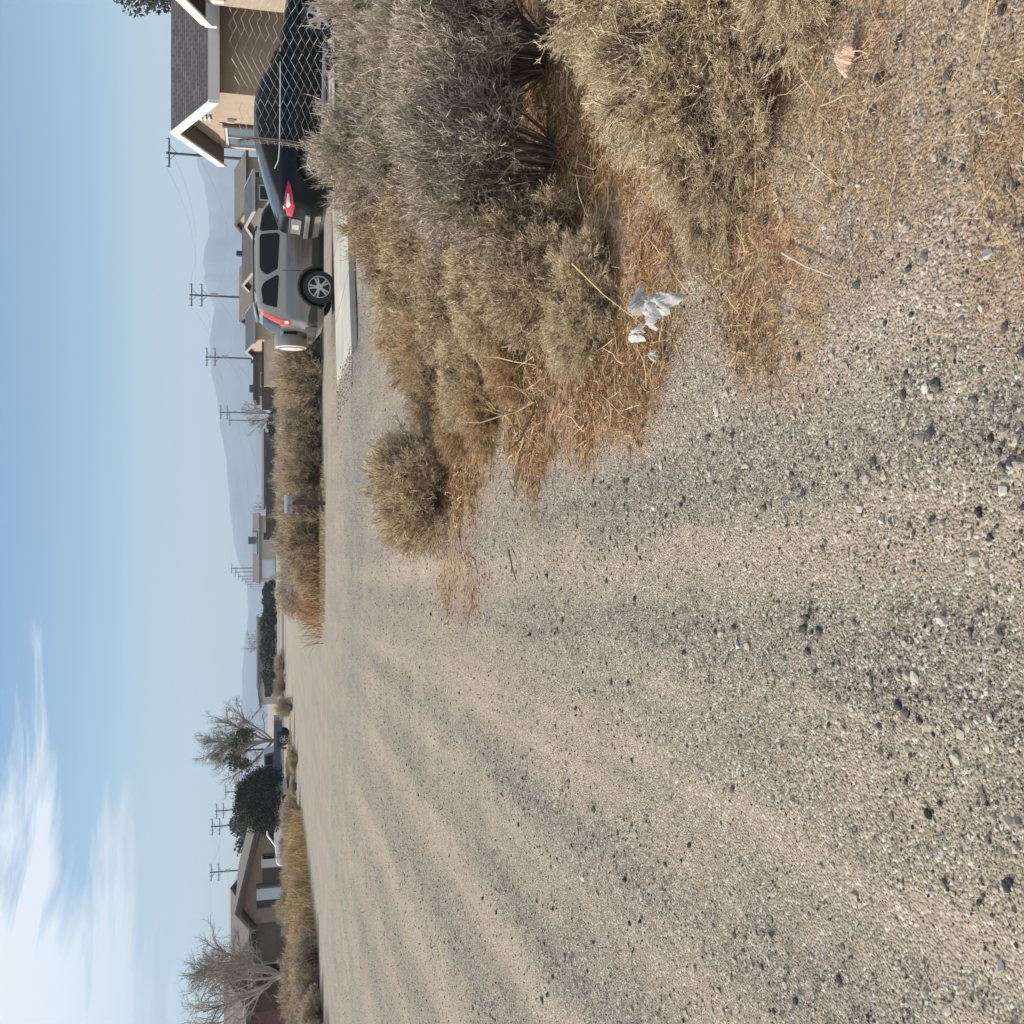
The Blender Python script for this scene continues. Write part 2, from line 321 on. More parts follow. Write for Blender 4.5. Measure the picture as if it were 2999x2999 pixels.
# concrete slab the cars stand beside
a, b_, c_, d_ = Vector((2.6, 16.6, 0)), Vector((16, 21.6, 0)), Vector((15.5, 25.2, 0)), Vector((2.32, 19.95, 0))
sb = MB(); sb.prism([a, b_, c_, d_], (0, 0, .11)); o = sb.build('driveway', M['concrete']); tag(o, kind='structure')
bv = o.modifiers.new('b', 'BEVEL'); bv.width = .012; bv.segments = 2
jm = MB(); un = (b_-a).normalized(); vn = (d_-a)
for k_ in range(1, 7): q0 = a+un*(k_*1.55); jm.prism([q0+Vector((0, 0, .1112)), q0+un*.014+Vector((0, 0, .1112)), q0+un*.014+vn*.985+Vector((0, 0, .1112)), q0+vn*.985+Vector((0, 0, .1112))], (0, 0, .0015))
jo = jm.build('joint', M['seam_dark'], o)

# ------------------------------------------------------------------ gravel stones
def stones(name, n, y0, y1, s0, s1, dens_pow, kind, maskfn=None, gp=.6, dark=1):
    ph = (1+5**.5)/2
    if kind == 20:
        bv = np.array([(-1, ph, 0), (1, ph, 0), (-1, -ph, 0), (1, -ph, 0), (0, -1, ph), (0, 1, ph), (0, -1, -ph), (0, 1, -ph), (ph, 0, -1), (ph, 0, 1), (-ph, 0, -1), (-ph, 0, 1)])/1.9
        bf = np.array([(0, 11, 5), (0, 5, 1), (0, 1, 7), (0, 7, 10), (0, 10, 11), (1, 5, 9), (5, 11, 4), (11, 10, 2), (10, 7, 6), (7, 1, 8), (3, 9, 4), (3, 4, 2), (3, 2, 6), (3, 6, 8), (3, 8, 9), (4, 9, 5), (2, 4, 11), (6, 2, 10), (8, 6, 7), (9, 8, 1)])
    else:
        bv = np.array([(1, 0, 0), (-1, 0, 0), (0, 1, 0), (0, -1, 0), (0, 0, 1), (0, 0, -1.)]); bf = np.array([(0, 2, 4), (2, 1, 4), (1, 3, 4), (3, 0, 4), (2, 0, 5), (1, 2, 5), (3, 1, 5), (0, 3, 5)])
    # area density ~ 1/Y^dens_pow
    u = rng.random(n*2); p = 2-dens_pow
    y = (y0**p+u*(y1**p-y0**p))**(1/p) if abs(p) > 1e-6 else y0*np.exp(u*math.log(y1/y0))
    x = (rng.random(n*2)*2-1)*(y*.62+.9)
    ta, wa = tracks(x, y); keep = rng.random(n*2) < (.42+.25*(vnoise((x+.068*y)*1.8, y*.12, 1.3, 11)*.7+vnoise(x, y, .7, 12)*.3 > .52)+.7*wa)*(1-.8*ta)*(1-.72*litter_mask(x, y))
    if maskfn is not None: keep &= maskfn(x, y)
    x = x[keep][:n]; y = y[keep][:n]; n = len(x)
    s = s0*(s1/s0)**(rng.random(n)**3.4)*np.clip(y/3.2, .8, 3.4)**gp
    V = bv[None]*(1+rng.normal(size=(n, len(bv), 3))*.24); V = V*s[:, None, None]*(np.stack([.8+.5*rng.random(n), .8+.5*rng.random(n), .45+.35*rng.random(n)], -1))[:, None]
    a = rng.random(n)*6.28; ca, sa = np.cos(a)[:, None], np.sin(a)[:, None]; tl = (rng.random(n)[:, None]-.5)*.9
    X = V[..., 0]*ca-V[..., 1]*sa; Y = V[..., 0]*sa+V[..., 1]*ca; Z = V[..., 2]+X*tl*.6
    V = np.stack([X+x[:, None], Y+y[:, None], Z+(ground_h(x, y)+s*.22)[:, None]], -1).reshape(-1, 3)
    f = (bf[None]+(np.arange(n)*len(bv))[:, None, None]).reshape(-1, 3)
    return link(name, np_mesh(name, V, np.full(len(f), 3), f.ravel(), np.repeat(rng.random(n), len(bv))), M['stone'])
o = stones('gravel', 190000, 1.25, 24, .0020, .0058, 1.8, 8, gp=.5); tag(o, 'fine loose gravel spread over the dirt road', 'gravel', kind='stuff')
o = stones('grit', 120000, 1.25, 6.5, .0014, .0034, 1.6, 8); tag(o, 'fine grit and sand grains close to the camera', 'grit', kind='stuff')
o = stones('coarse_gravel', 9000, 1.25, 14, .0046, .015, 2.2, 20, gp=.1); tag(o, 'coarse loose chips and pebbles on the dirt road', 'gravel', kind='stuff')
def spill():
    n = 2600; a0 = np.array([2.6, 16.6]); b0 = np.array([16, 21.6]); d0 = np.array([2.32, 19.95]); t_ = rng.random(n)
    e = np.where((np.arange(n) % 2 == 0)[:, None], a0+(d0-a0)*t_[:, None]-[.12, 0], a0+(d0-a0)*t_[:, None]-[.3, 0]); p = e+rng.normal(size=(n, 2))*[.14, .10]
    bv = np.array([(1, 0, 0), (-1, 0, 0), (0, 1, 0), (0, -1, 0), (0, 0, 1), (0, 0, -1.)]); bf = np.array([(0, 2, 4), (2, 1, 4), (1, 3, 4), (3, 0, 4), (2, 0, 5), (1, 2, 5), (3, 1, 5), (0, 3, 5)])
    s = .008+.012*rng.random(n)**2; nx_, ny_ = -.35, .937; ins = ((p[:, 0]-a0[0])*(-.349)+(p[:, 1]-a0[1])*.937 > 0) & ((p[:, 0]-a0[0])*.996+(p[:, 1]-a0[1])*.083 > 0)
    z = np.where(ins, .110, .100)+s*.3
    V = bv[None]*(1+rng.normal(size=(n, 6, 3))*.25)*s[:, None, None]*[1, 1, .7]; V = V+np.stack([p[:, 0], p[:, 1], z], -1)[:, None]; f = (bf[None]+(np.arange(n)*6)[:, None, None]).reshape(-1, 3)
    return link('spilled_gravel', np_mesh('spilled_gravel', V.reshape(-1, 3), np.full(len(f), 3), f.ravel(), np.repeat(rng.random(n), 6)), M['stone'])
tag(spill(), 'gravel packed against the left end of the slab', 'gravel', kind='stuff')
def rock(loc, s, label, tint, grp=None):
    s *= .62
    me = bpy.data.meshes.new('rock'); bm = bmesh.new(); bmesh.ops.create_icosphere(bm, subdivisions=2, radius=1)
    sc = Vector((.8+.5*random.random(), .7+.4*random.random(), .5+.2*random.random()))
    for v in bm.verts:
        q = v.co; k = 1+.28*math.sin(q.x*3.1+loc[0]*9)+.2*math.sin(q.y*4.3+loc[1]*7)+.08*random.random(); v.co = Vector((q.x*sc.x, q.y*sc.y, q.z*sc.z))*k*s
    bm.to_mesh(me); bm.free(); at = me.attributes.new('tint', 'FLOAT', 'POINT'); at.data.foreach_set('value', np.full(len(me.vertices), tint, np.float32))
    o = link('rock', me, M['stone']); o.location = (loc[0], loc[1], float(ground_h(np.array(loc[0]), np.array(loc[1])))+s*.2); o.rotation_euler = (0, 0, random.random()*6); tag(o, label, 'rock', grp); return o
for (y, V, s, tn, lab) in [(230, 2590, .026, .05, 'dark wedge shaped stone in the straw beside the bush at the lower edge'), (1030, 2985, .016, .1, 'dark rounded stone at the near edge of the gravel'),
        (1350, 2940, .02, .12, 'dark grey stone among pebbles in the middle of the near gravel'), (640, 2250, .022, .03, 'black chunk of debris beside the dry litter edge'), (2380, 2690, .02, .05, 'dark angular stone on the smooth wheel track'),
        (1850, 2385, .018, .15, 'grey brown chip standing up from the road'), (2590, 2930, .022, .08, 'dark stone in the windrow of gravel at the left'), (380, 2880, .018, .9, 'pale stone in the orange straw'),
        (540, 2510, .014, .95, 'white pebble beside bleached twig'), (1500, 2830, .018, .02, 'black pebble in the near gravel')]:
    g = G(y, V); rock((g.x, g.y), s, lab, tn)

# ------------------------------------------------------------------ dry straw and litter under the brush
def straw(name, n, region, mt, ln=.09, wid=.00095, pal=.0, lift=.02):
    x0, x1, y0, y1 = region; x = x0+(x1-x0)*rng.random(n*4); u = rng.random(n*4); y = y0*np.exp(u*math.log(y1/y0)); k = rng.random(n*4) < litter_mask(x, y)**1.3*(.25+.75*(vnoise(x, y, 3.5, 21) > .42)); x = x[k][:n]; y = y[k][:n]; n = len(x)
    sc = np.clip(y/3, .8, 2.6)
    d = nrm(np.stack([rng.normal(size=n), rng.normal(size=n), rng.normal(size=n)*.18+.06], -1)); l = ln*(.3+rng.random(n))*sc**.4
    Pl = np.empty((n, 4, 3)); Pl[:, 0] = np.stack([x, y, ground_h(x, y)+.002+lift*rng.random(n)**2], -1)
    for q in range(1, 4):
        Pl[:, q] = Pl[:, q-1]+d*(l/3)[:, None]; d = nrm(d+rng.normal(size=(n, 3))*[.35, .35, .18]); Pl[:, q, 2] = np.maximum(Pl[:, q, 2], ground_h(Pl[:, q, 0], Pl[:, q, 1])+.002)
    rad = np.full((n, 4), wid)*sc[:, None]*(.6+.8*rng.random((n, 1))); rad[:, -1] *= .3
    return link(name, join_strands(name, [strands(Pl, rad, 2)]), M[mt])
o = straw('dry_litter', 240000, (-1.2, 6.5, 1.3, 10.5), 'straw', ln=.048); tag(o, 'orange brown dead straw and leaf litter around the bushes', 'litter', kind='stuff')
o = straw('fallen_twigs', 5500, (-1.2, 5, 1.3, 10), 'straw_pale', ln=.2, wid=.0016, lift=.04); tag(o, 'bleached fallen twigs strewn over the litter', 'twigs', kind='stuff')

# ------------------------------------------------------------------ shrubs
def shrub_meshes(seed, kind='dome', dens=1.0, fine=1.0):
    """unit shrub: height about 1, radius about 1 (scaled to size when placed)"""
    global rng
    keep = rng; rng = np.random.default_rng(seed)
    n0 = 70 if kind != 'sprawl' else 60
    a = rng.random(n0)*6.283; ro = (rng.random(n0)**.5)*.16
    el = {'dome': .25+1.25*rng.random(n0), 'sprawl': .1+1.0*rng.random(n0), 'tall': .7+.85*rng.random(n0), 'hollow': .75+.8*rng.random(n0)}[kind]
    d = np.stack([np.cos(a)*np.cos(el), np.sin(a)*np.cos(el), np.sin(el)], -1); L0 = np.full(n0, .62)*(.75+.4*rng.random(n0)); P0 = np.empty((n0, 6, 3)); P0[:, 0] = np.stack([np.cos(a)*ro, np.sin(a)*ro, np.zeros(n0)], -1)
    for q in range(1, 6):
        P0[:, q] = P0[:, q-1]+d*(L0/5)[:, None]; d = nrm(d+rng.normal(size=(n0, 3))*.13+[0, 0, .04])
    P0[..., 2] = np.maximum(P0[..., 2], .02)
    P1 = grow(P0, int(900*dens), .34, .42, up=.1, outw=.35, k=5, wig=.16, t0=.62 if kind == 'hollow' else .25)
    P2 = grow(P1, int(7500*dens), .15, .55, up=.12, outw=.4, k=4, wig=.22, t0=.2)
    P3 = grow(P2, int(26000*dens*fine), .062/fine**.4, .7, up=.1, outw=.4, k=3, wig=.3, t0=.3)
    for p in (P1, P2, P3): p[..., 2] = np.maximum(p[..., 2], .006+.02*rng.random(p.shape[:2]))
    st = join_strands('stems', [strands(P0, taper(P0, .011, .005), 4), strands(P1, taper(P1, .0048, .0022), 3)])
    tw = join_strands('twigs', [strands(P2, taper(P2, .0023, .0014), 2), strands(P3, taper(P3, .0019/fine**.5, .0010/fine**.5), 2)])
    rng = keep
    return st, tw
SH = [shrub_meshes(s, k, d) for s, k, d in ((1, 'dome', 1.25), (2, 'dome', 1.1), (3, 'sprawl', 1.35), (4, 'tall', 1.1), (5, 'sprawl', 1.2), (6, 'hollow', 1.0))]
SHN = [shrub_meshes(21, 'sprawl', 1.7, 2.2), shrub_meshes(22, 'sprawl', 1.6, 2.4)]
SHG = [shrub_meshes(31, 'sprawl', 1.0, 1.2), shrub_meshes(32, 'dome', .9, 1.2)]
for st, tw in SHG: st.materials.append(M['stem']); tw.materials.append(M['twig_gold'])
SHF = [shrub_meshes(s, k, .6) for s, k in ((11, 'dome'), (12, 'tall'), (13, 'dome'))]    # lighter ones for far bushes
for l in (SH, SHF, SHN):
    for i, (st, tw) in enumerate(l): st.materials.append(M['stem']); tw.materials.append(M['twig' if i % 2 == 0 else 'twig_grey'])
def shrub(x, y, h, r, v, label, grp=None, rz=None, lib=SH, z=0, cat='bush'):
    st, tw = lib[v % len(lib)]; o = empty('dry_shrub', (x, y, z-.01), label, cat, grp, rz if rz is not None else random.random()*6.28)
    a = link('stems', st, None, o); b = link('twigs', tw, None, o); o.scale = (r*1.05, r*1.05, h*1.05); return o
ORD = ['first', 'second', 'third', 'fourth', 'fifth', 'sixth', 'seventh', 'eighth', 'ninth', 'tenth', 'eleventh', 'twelfth', 'thirteenth', 'fourteenth', 'fifteenth', 'sixteenth', 'seventeenth', 'eighteenth', 'nineteenth', 'twentieth']
def orde(i): return ORD[i] if i < 20 else ['twenty', 'thirty', 'forty'][i//10-2+(1 if (i+1) % 10 == 0 else 0)]+('-'+ORD[(i+1) % 10-1] if (i+1) % 10 else 'th')
near = [  # x, y, height, radius, variant, label
 (.24, 8.6, .72, .76, 0, 'round dry bush standing alone on the gravel in front of the slab corner'),
 (3.30, 9.3, 1.16, .80, 3, 'tallest dry bush, reaching up before the rear wheel of the black car'),
 (3.95, 8.9, 1.02, .80, 1, 'thick dry bush in front of the chain link fence under the black car doors'),
 (2.75, 9.7, .86, .72, 0, 'tan bush left of the black car wheel beside the concrete slab'),
 (2.15, 9.4, .64, .70, 2, 'low spreading bush at the back of the thicket below the silver suv'),
 (1.55, 9.0, .52, .62, 4, 'small pale bush at the back left corner of the thicket'),
 (1.05, 8.2, .42, .56, 2, 'low scrubby bush right next to the lone round bush'),
 (4.60, 8.7, 1.24, .75, 3, 'grey bush growing through the sagging fence mesh'),
 (5.5, 9.8, 1.0, .85, 1, 'bush at the far right end of the fence'),
 (2.95, 7.7, .92, .78, 1, 'dense grey bush in the middle of the thicket behind the large hollow bush'),
 (2.25, 7.8, .70, .70, 0, 'mid thicket bush with tan tips straight below the silver suv wheel'),
 (1.60, 7.3, .52, .62, 4, 'flattened bush on the left flank of the thicket'),
 (3.75, 7.75, .8, .62, 3, 'bush with bare orange branches beside the sandy gap'),
 (1.0, 6.9, .36, .52, 2, 'straw coloured low bush at the gravel edge half way along the thicket'),
 (2.70, 6.35, .80, .70, 5, 'bush left of the sandy gap with dark open base'),
 (2.05, 6.2, .66, .66, 1, 'purple brown bush in the centre of the thicket'),
 (1.42, 6.0, .46, .56, 2, 'low bush above the white plastic bag'),
 (1.80, 5.05, .88, .68, 5, 'large hollow bush with dark bare stems showing at its foot'),
 (2.45, 5.2, .86, .70, 5, 'broad bush just right of the large hollow bush'),
 (1.28, 4.95, .50, .54, 0, 'rounded grey bush whose twigs hang over the white plastic bag'),
 (.98, 4.45, .26, .40, 4, 'scruffy little bush at the gravel edge beside the plastic bag'),
 (1.62, 3.15, .46, .60, 2, 'pale flattened bush nearest the camera at the lower right'),
 (2.25, 3.55, .56, .66, 4, 'pale tangled bush at the near right edge'),
 (1.22, 3.0, .22, .44, 2, 'thin prostrate bush spreading onto the pebbles'),
 (1.6, 2.5, .20, .42, 4, 'thin purple brown twig mat closest to the lower right corner')]
for x, y, h, r, v, lab in near: shrub(x, y, h, r, v, lab, lib=SHN if y < 4.6 else SH)
for i, (x, y, h, r, lab) in enumerate([(.80, 7.5, .30, .50, 'low golden bush beside the lone round bush'), (.72, 6.6, .26, .42, 'low golden bush on the litter at the gravel edge'), (.98, 5.75, .28, .42, 'golden scrub in front of the thicket left of the plastic bag'), (1.35, 8.3, .5, .5, 'golden tipped bush at the back left of the thicket'), (1.9, 9.9, .55, .5, 'golden tipped bush beside the sand strip'), (3.1, 9.9, .7, .6, 'golden bush touching the slab edge')]):
    shrub(x, y, h, r, i, lab, lib=SHG)
# brush row behind the mailbox and along the cross street
band = [((x+random.uniform(-.3, .3)), y0+random.uniform(-.3, .3)) for x in np.arange(-1.7, 9.5, .95) for y0 in (28.1, 29.3, 30.7)]
for i, (x, y) in enumerate(band):
    h = (1.42 if x > -1 else 1.3)*random.uniform(.9, 1.02); 
    if x < -1.6: h *= .78
    lb = '%s row bush of the brush strip behind the mailbox, %s from the left' % (('front', 'middle', 'back')[i % 3], orde(i//3))
    shrub(x, y, h, random.uniform(.85, 1.15), i, lb, 'bushes in the row behind the mailbox', lib=SHF)
for i in range(16):
    shrub(-3+i*.8, random.uniform(32, 40), 1.3, 1.3, i, 'grey brown bush deep in the field behind the brush strip, %s from the left' % orde(i), 'bushes deep in the field', lib=SHF)
# brush along the left road side
for i, y in enumerate(np.concatenate([np.arange(24.0, 48, 1.1), np.arange(52, 62, 2.4)])):
    for q in range(2):
        x = -13.9-q*1.3+random.uniform(-.3, .3)-(y-24)*.0; shrub(x, y+random.uniform(-.3, .3), random.uniform(.75, 1.25)*(1 if q else .8)*(.5 if y > 49 else 1), random.uniform(.8, 1.35), i+q, 'straw bush %s left of the road, %s counted from the near end' % (('at the edge', 'in the rear row')[q], orde(i)), 'bushes along the left roadside', lib=SHF)
for i, (y, V) in enumerate([(2950, 935), (2880, 925), (2800, 930), (2990, 925)]):
    g = G(y, V); shrub(g.x, g.y, .8, 1.0, 1, ['grey green bush at the far left end of the roadside', 'grey bush in front of the bare tree, second from the left end', 'grey bush with pale sticks at its foot', 'grey bush cut by the left edge'][i], lib=SHF)
for (x, y, h, r, lb) in [(P(2072, 800, 60).x, 60, 1.15, .85, 'rounded tan bush right of the pickup truck tail'), (P(2225, 800, 50).x, 50, .55, .8, 'low straw bush in front of the pickup truck cab'), (P(2010, 800, 84).x, 84, 1.1, 1.6, 'dark based bush on the verge between pickup truck and hedge'), (P(1950, 800, 88).x, 88, 1.0, 1.7, 'tan bush on the verge before the pale gabled house')]:
    shrub(x, y, h, r, 0, lb, lib=SHF)
# tall straw grass in the two brush rows
def grass(name, n, pts, hh, label, spread=.5, mt='straw_pale'):
    pts = np.array(pts); i = rng.integers(0, len(pts), n); x = pts[i, 0]+rng.normal(size=n)*spread; y = pts[i, 1]+rng.normal(size=n)*spread
    d = nrm(np.stack([rng.normal(size=n)*.35, rng.normal(size=n)*.35, np.ones(n)], -1)); l = hh*(.5+.7*rng.random(n)); Pl = np.empty((n, 4, 3)); Pl[:, 0] = np.stack([x, y, np.zeros(n)], -1)
    for q in range(1, 4): Pl[:, q] = Pl[:, q-1]+d*(l/3)[:, None]; d = nrm(d+rng.normal(size=(n, 3))*[.2, .2, .1]-[0, 0, .08])
    o = link(name, join_strands(name, [strands(Pl, taper(Pl, .006, .003), 2)]), M[mt]); return tag(o, label, 'grass', kind='stuff')
grass('dry_grass', 8500, [(-13.4-(i % 4)*.5, 30.5+i*.25) for i in range(56)], .78, 'tall yellow straw grass along the left roadside', mt='grass_gold')
grass('dry_grass', 7000, [(-2.2+random.uniform(-.3, 1.2), 27.7+random.uniform(0, 5)) for i in range(90)], .6, 'orange straw grass at the left end of the brush row behind the mailbox', mt='straw')
grass('dry_grass', 3000, [(x, 26.9) for x in np.arange(-2.3, .5, .3)], .12, 'flattened straw at the foot of the brush row', spread=.4)

# ------------------------------------------------------------------ loose sticks and rubbish
def stick(pts, r, m, label, name='stick'):
    mb = MB(); mb.tube(pts, r, r*.5, 6); o = mb.build(name, M[m], None, True); tag(o, label, 'stick'); return o
mat('stick_yellow', (.52, .40, .19), .8); mat('stick_dark', (.13, .09, .065), .9); mat('stick_pale', (.5, .45, .38), .8)
q0, q1 = G(770, 1675, .33), G(955, 1890, .03)
stick([q0, (q0+q1)/2+Vector((0, 0, .02)), q1], .0035, 'stick_yellow', 'long yellow stalk leaning over the bush towards the plastic bag')
for pts, rr, mm, lab in [([(1610, 1490), (1660, 1500), (1700, 1512)], .006, 'stick_dark', 'thin dark stick lying on the gravel left of the lone bush'),
        ([(560, 1990), (640, 1930), (700, 1900)], .005, 'stick_dark', 'brown stick on the litter below the plastic bag'), ([(740, 2290), (780, 2360), (810, 2440)], .003, 'stick_pale', 'thin pale stalk lying out across the gravel'),
        ([(1000, 2160), (1060, 2155), (1095, 2160)], .004, 'stick_dark', 'dark stick pointing left out of the litter'), ([(560, 2270), (580, 2280), (590, 2265)], .004, 'stick_pale', 'short bleached twig by the black debris')]:
    stick([G(y, V, .012) for y, V in pts], rr, mm, lab)
def branchy(base, label, seed, sc=1.0, mt='straw'):
    global rng
    k = rng; rng = np.random.default_rng(seed)
    P0 = np.zeros((3, 5, 3)); d = nrm(rng.normal(size=(3, 3))*[.6, .6, .2]+[0, 0, .7])
    for q in range(1, 5): P0[:, q] = P0[:, q-1]+d*.16*sc; d = nrm(d+rng.normal(size=(3, 3))*.25)
    P1 = grow(P0, 16, .3*sc, .6, k=5, wig=.25); P2 = grow(P1, 46, .14*sc, .6, k=4, wig=.3)
    me = join_strands('branch', [strands(P0, taper(P0, .007, .004), 5), strands(P1, taper(P1, .004, .002), 4), strands(P2, taper(P2, .0022, .0012), 3)]); rng = k
    o = link('bare_branch', me, M[mt]); o.location = base; tag(o, label, 'branch'); return o
branchy((3.45, 7.1, .02), 'orange bare branch arching over the sandy gap', 5, 1.5); branchy((3.1, 6.7, .05), 'yellow bare branch at the left side of the sandy gap', 6, 1.3, 'straw_pale')
branchy((.35, 8.2, .12), 'pale bare branch lying over the lone round bush', 12, .8, 'straw_pale'); branchy((.62, 5.4, .0), 'curved golden twig sticking out at the edge of the gravel', 8, .7, 'straw_pale')
branchy((3.9, 6.4, .0), 'tangle of orange twigs right of the sandy gap', 9, 1.4)

def crumple(loc, sx_, sy_, sz_, label, seed, name='plastic_bag'):
    """a thin film pushed into sharp folds"""
    rr = random.Random(seed); n = 46; bm = bmesh.new(); ph = [(rr.uniform(-5, 5), rr.uniform(-5, 5), rr.uniform(0, 6), rr.uniform(.5, 1)) for _ in range(7)]; ph2 = [(rr.uniform(-15, 15), rr.uniform(-15, 15), rr.uniform(0, 6), 1) for _ in range(6)]
    V = []
    for i in range(n):
        for j in range(n):
            u, v = i/(n-1)*2-1, j/(n-1)*2-1; r = max(abs(u), abs(v)); h = math.hypot(u, v) or 1; du, dv = u/h*r, v/h*r
            e = 1+.25*math.sin(3*math.atan2(v, u)+seed)+.12*math.sin(7*math.atan2(v, u)+seed*2)
            f = sum(d*(1-abs((a*du+b*dv+c) % 2-1)*2) for a, b, c, d in ph)/7; g_ = sum(d*(1-abs((a*du+b*dv+c) % 2-1)*2) for a, b, c, d in ph2)/6
            V.append(bm.verts.new((du*sx_*e+f*sx_*.25, dv*sy_*e+g_*sy_*.2, sz_*((1-r*r)*1.3+f*.75+g_*.4))))
    for i in range(n-1):
        for j in range(n-1): bm.faces.new((V[i*n+j], V[i*n+j+1], V[(i+1)*n+j+1], V[(i+1)*n+j]))
    me = bpy.data.meshes.new(name); bm.to_mesh(me); bm.free(); o = link(name, me, M['plastic']); o.location = loc; tag(o, label, 'plastic bag'); sm = o.modifiers.new('t', 'SOLIDIFY'); sm.thickness = .0006; return o
pm = mat('plastic', (.60, .575, .54), .6); pm.node_tree.nodes['Principled BSDF'].inputs['Transmission Weight'].default_value = .3
g = G(905, 1945, .1); bag = crumple((g.x, g.y, .1), .055, .075, .05, 'crumpled white plastic bag caught in the twigs at the litter edge', 1); bag.rotation_euler = (.5, .3, .7)
g = G(885, 1885, .12); bag = crumple((g.x, g.y, .12), .04, .05, .05, 'smaller clear crumple of plastic touching the white bag', 2); bag.rotation_euler = (.2, -.5, .1)
g = G(980, 1870, .04); crumple((g.x, g.y, .04), .03, .07, .02, 'torn white plastic film under straw to the left of the bag', 3, 'plastic_film')
g = G(1040, 1915, .02); crumple((g.x, g.y, .02), .02, .018, .015, 'tiny scrap of white plastic left of the torn film', 4, 'plastic_scrap')
g = G(170, 2480, .03); s = crumple((g.x, g.y, .03), .04, .022, .02, 'peach coloured scrap resting on the pebbles below the pale bush', 5, 'scrap'); s.data.materials[0] = mat('peach', (.62, .42, .3), .7); s['category'] = 'scrap'

# ------------------------------------------------------------------ chain link fence
def chainlink():
    root = empty('chain_link_fence', (3.62, 9.55, 0), 'sagging galvanised chain link fence hanging loose before the black car', 'fence')
    A = Vector((3.42, 9.6, 0)); B = Vector((5.6, 8.0, 0)); ln = (B-A).length; ex = (B-A)/ln; ey = Vector((-ex.y, ex.x, 0))
    p = .066; nc = int(ln/p); nr = 52; dv = .031
    lines = []
    for c in range(nc):
        pl = []
        for j in range(nr+1):
            u = (c+((j+c) % 2))*p; v = 1-j/nr
            top = 1.70+.05*math.sin(u*2.1)-.07*math.sin(u*5)*.4
            lean = .30*v*math.sin(u*1.3+.4)+.02*math.sin(u*9+v*7)
            z = top*v + .06*math.sin(u*3+v*4)*v*(1-v)
            uu = u-.22*(1-v)*max(0, 1-u/.7)+.025*math.sin(v*11+u*3)
            q = A+ex*uu+ey*(lean*.5+.012*(1 if j % 2 else -1)); pl.append((q.x-root.location.x, q.y-root.location.y, z))
        lines.append(pl)
    Pl = np.array(lines); V, f, t = strands(Pl, np.full(Pl.shape[:2], .0028), 3)
    link('wire_mesh', np_mesh('wire_mesh', V, np.full(len(f), 4), f.ravel(), t), M['galv'], root)
    E = Pl[0].copy(); E[1:-1] = (Pl[0][:-2]+2*Pl[0][1:-1]+Pl[0][2:])/4; E = E[::3]; bun = []
    for q_ in range(9):
        o3 = rng.normal(size=(1, 1, 3))*.014; e_ = E[None]+o3+rng.normal(size=(1, len(E), 3))*.006; e_[..., 2] -= np.linspace(0, .10, len(E))[None]*(q_ % 3); bun.append(strands(e_, np.full(e_.shape[:2], .0035), 4))
    link('gathered_edge', join_strands('gathered_edge', bun), M['rust_grey'], root)
    for off, top, m in ((2.45, 1.8, 'galv'),):
        q = A+ex*off-root.location; mb = MB(); mb.tube([(q.x, q.y, -.1), (q.x+.01, q.y, top)], .024, n=12); mb.build('post', M[m], root, True)
chainlink()
p = P(366, 652, 21.9); b = MB(); b.tube([(p.x, 21.9, 0), (p.x, 21.9, p.z)], .055, .05, 10); o = b.build('post', M['rust_pipe']); tag(o, 'slim brown post standing behind the black car by the house window', 'post')

# ------------------------------------------------------------------ mailbox
mat('box_metal', (.30, .32, .35), .4, metal=.55, var=.06)
g = G(1473, 953); mbx = empty('mailbox', g, 'grey rural mailbox on a wooden post before the brush row', 'mailbox')
b = MB(); b.box((0, -.02, .42), (.11, .10, .84), bev=.006); b.build('post', M['bark_dark'], mbx)
b = MB(); b.box((.1, .02, .10), (.62, .06, .07), ry=-.12, bev=.005); b.build('brace', M['stick_dark'], mbx)
b = MB(); poly = [Vector((.20, 0, .82))+Vector((0, yy, zz)) for yy, zz in [(-.085, 0), (.085, 0), (.085, .11)]+[(.085*math.cos(a), .11+.085*math.sin(a)) for a in np.linspace(.2, 2.94, 9)]+[(-.085, .11)]]
b.prism(poly, (-.46, 0, 0)); bx = b.build('box', M['box_metal'], mbx)
b = MB(); b.box((-.267, 0, .905), (.012, .165, .165), bev=.004); b.build('door', M['box_metal'], mbx)
b = MB(); b.box((-.12, -.092, .93), (.16, .006, .02)); b.box((-.05, -.092, .88), (.02, .006, .1)); b.build('flag', mat('flag_red', (.22, .09, .07), .7), mbx)

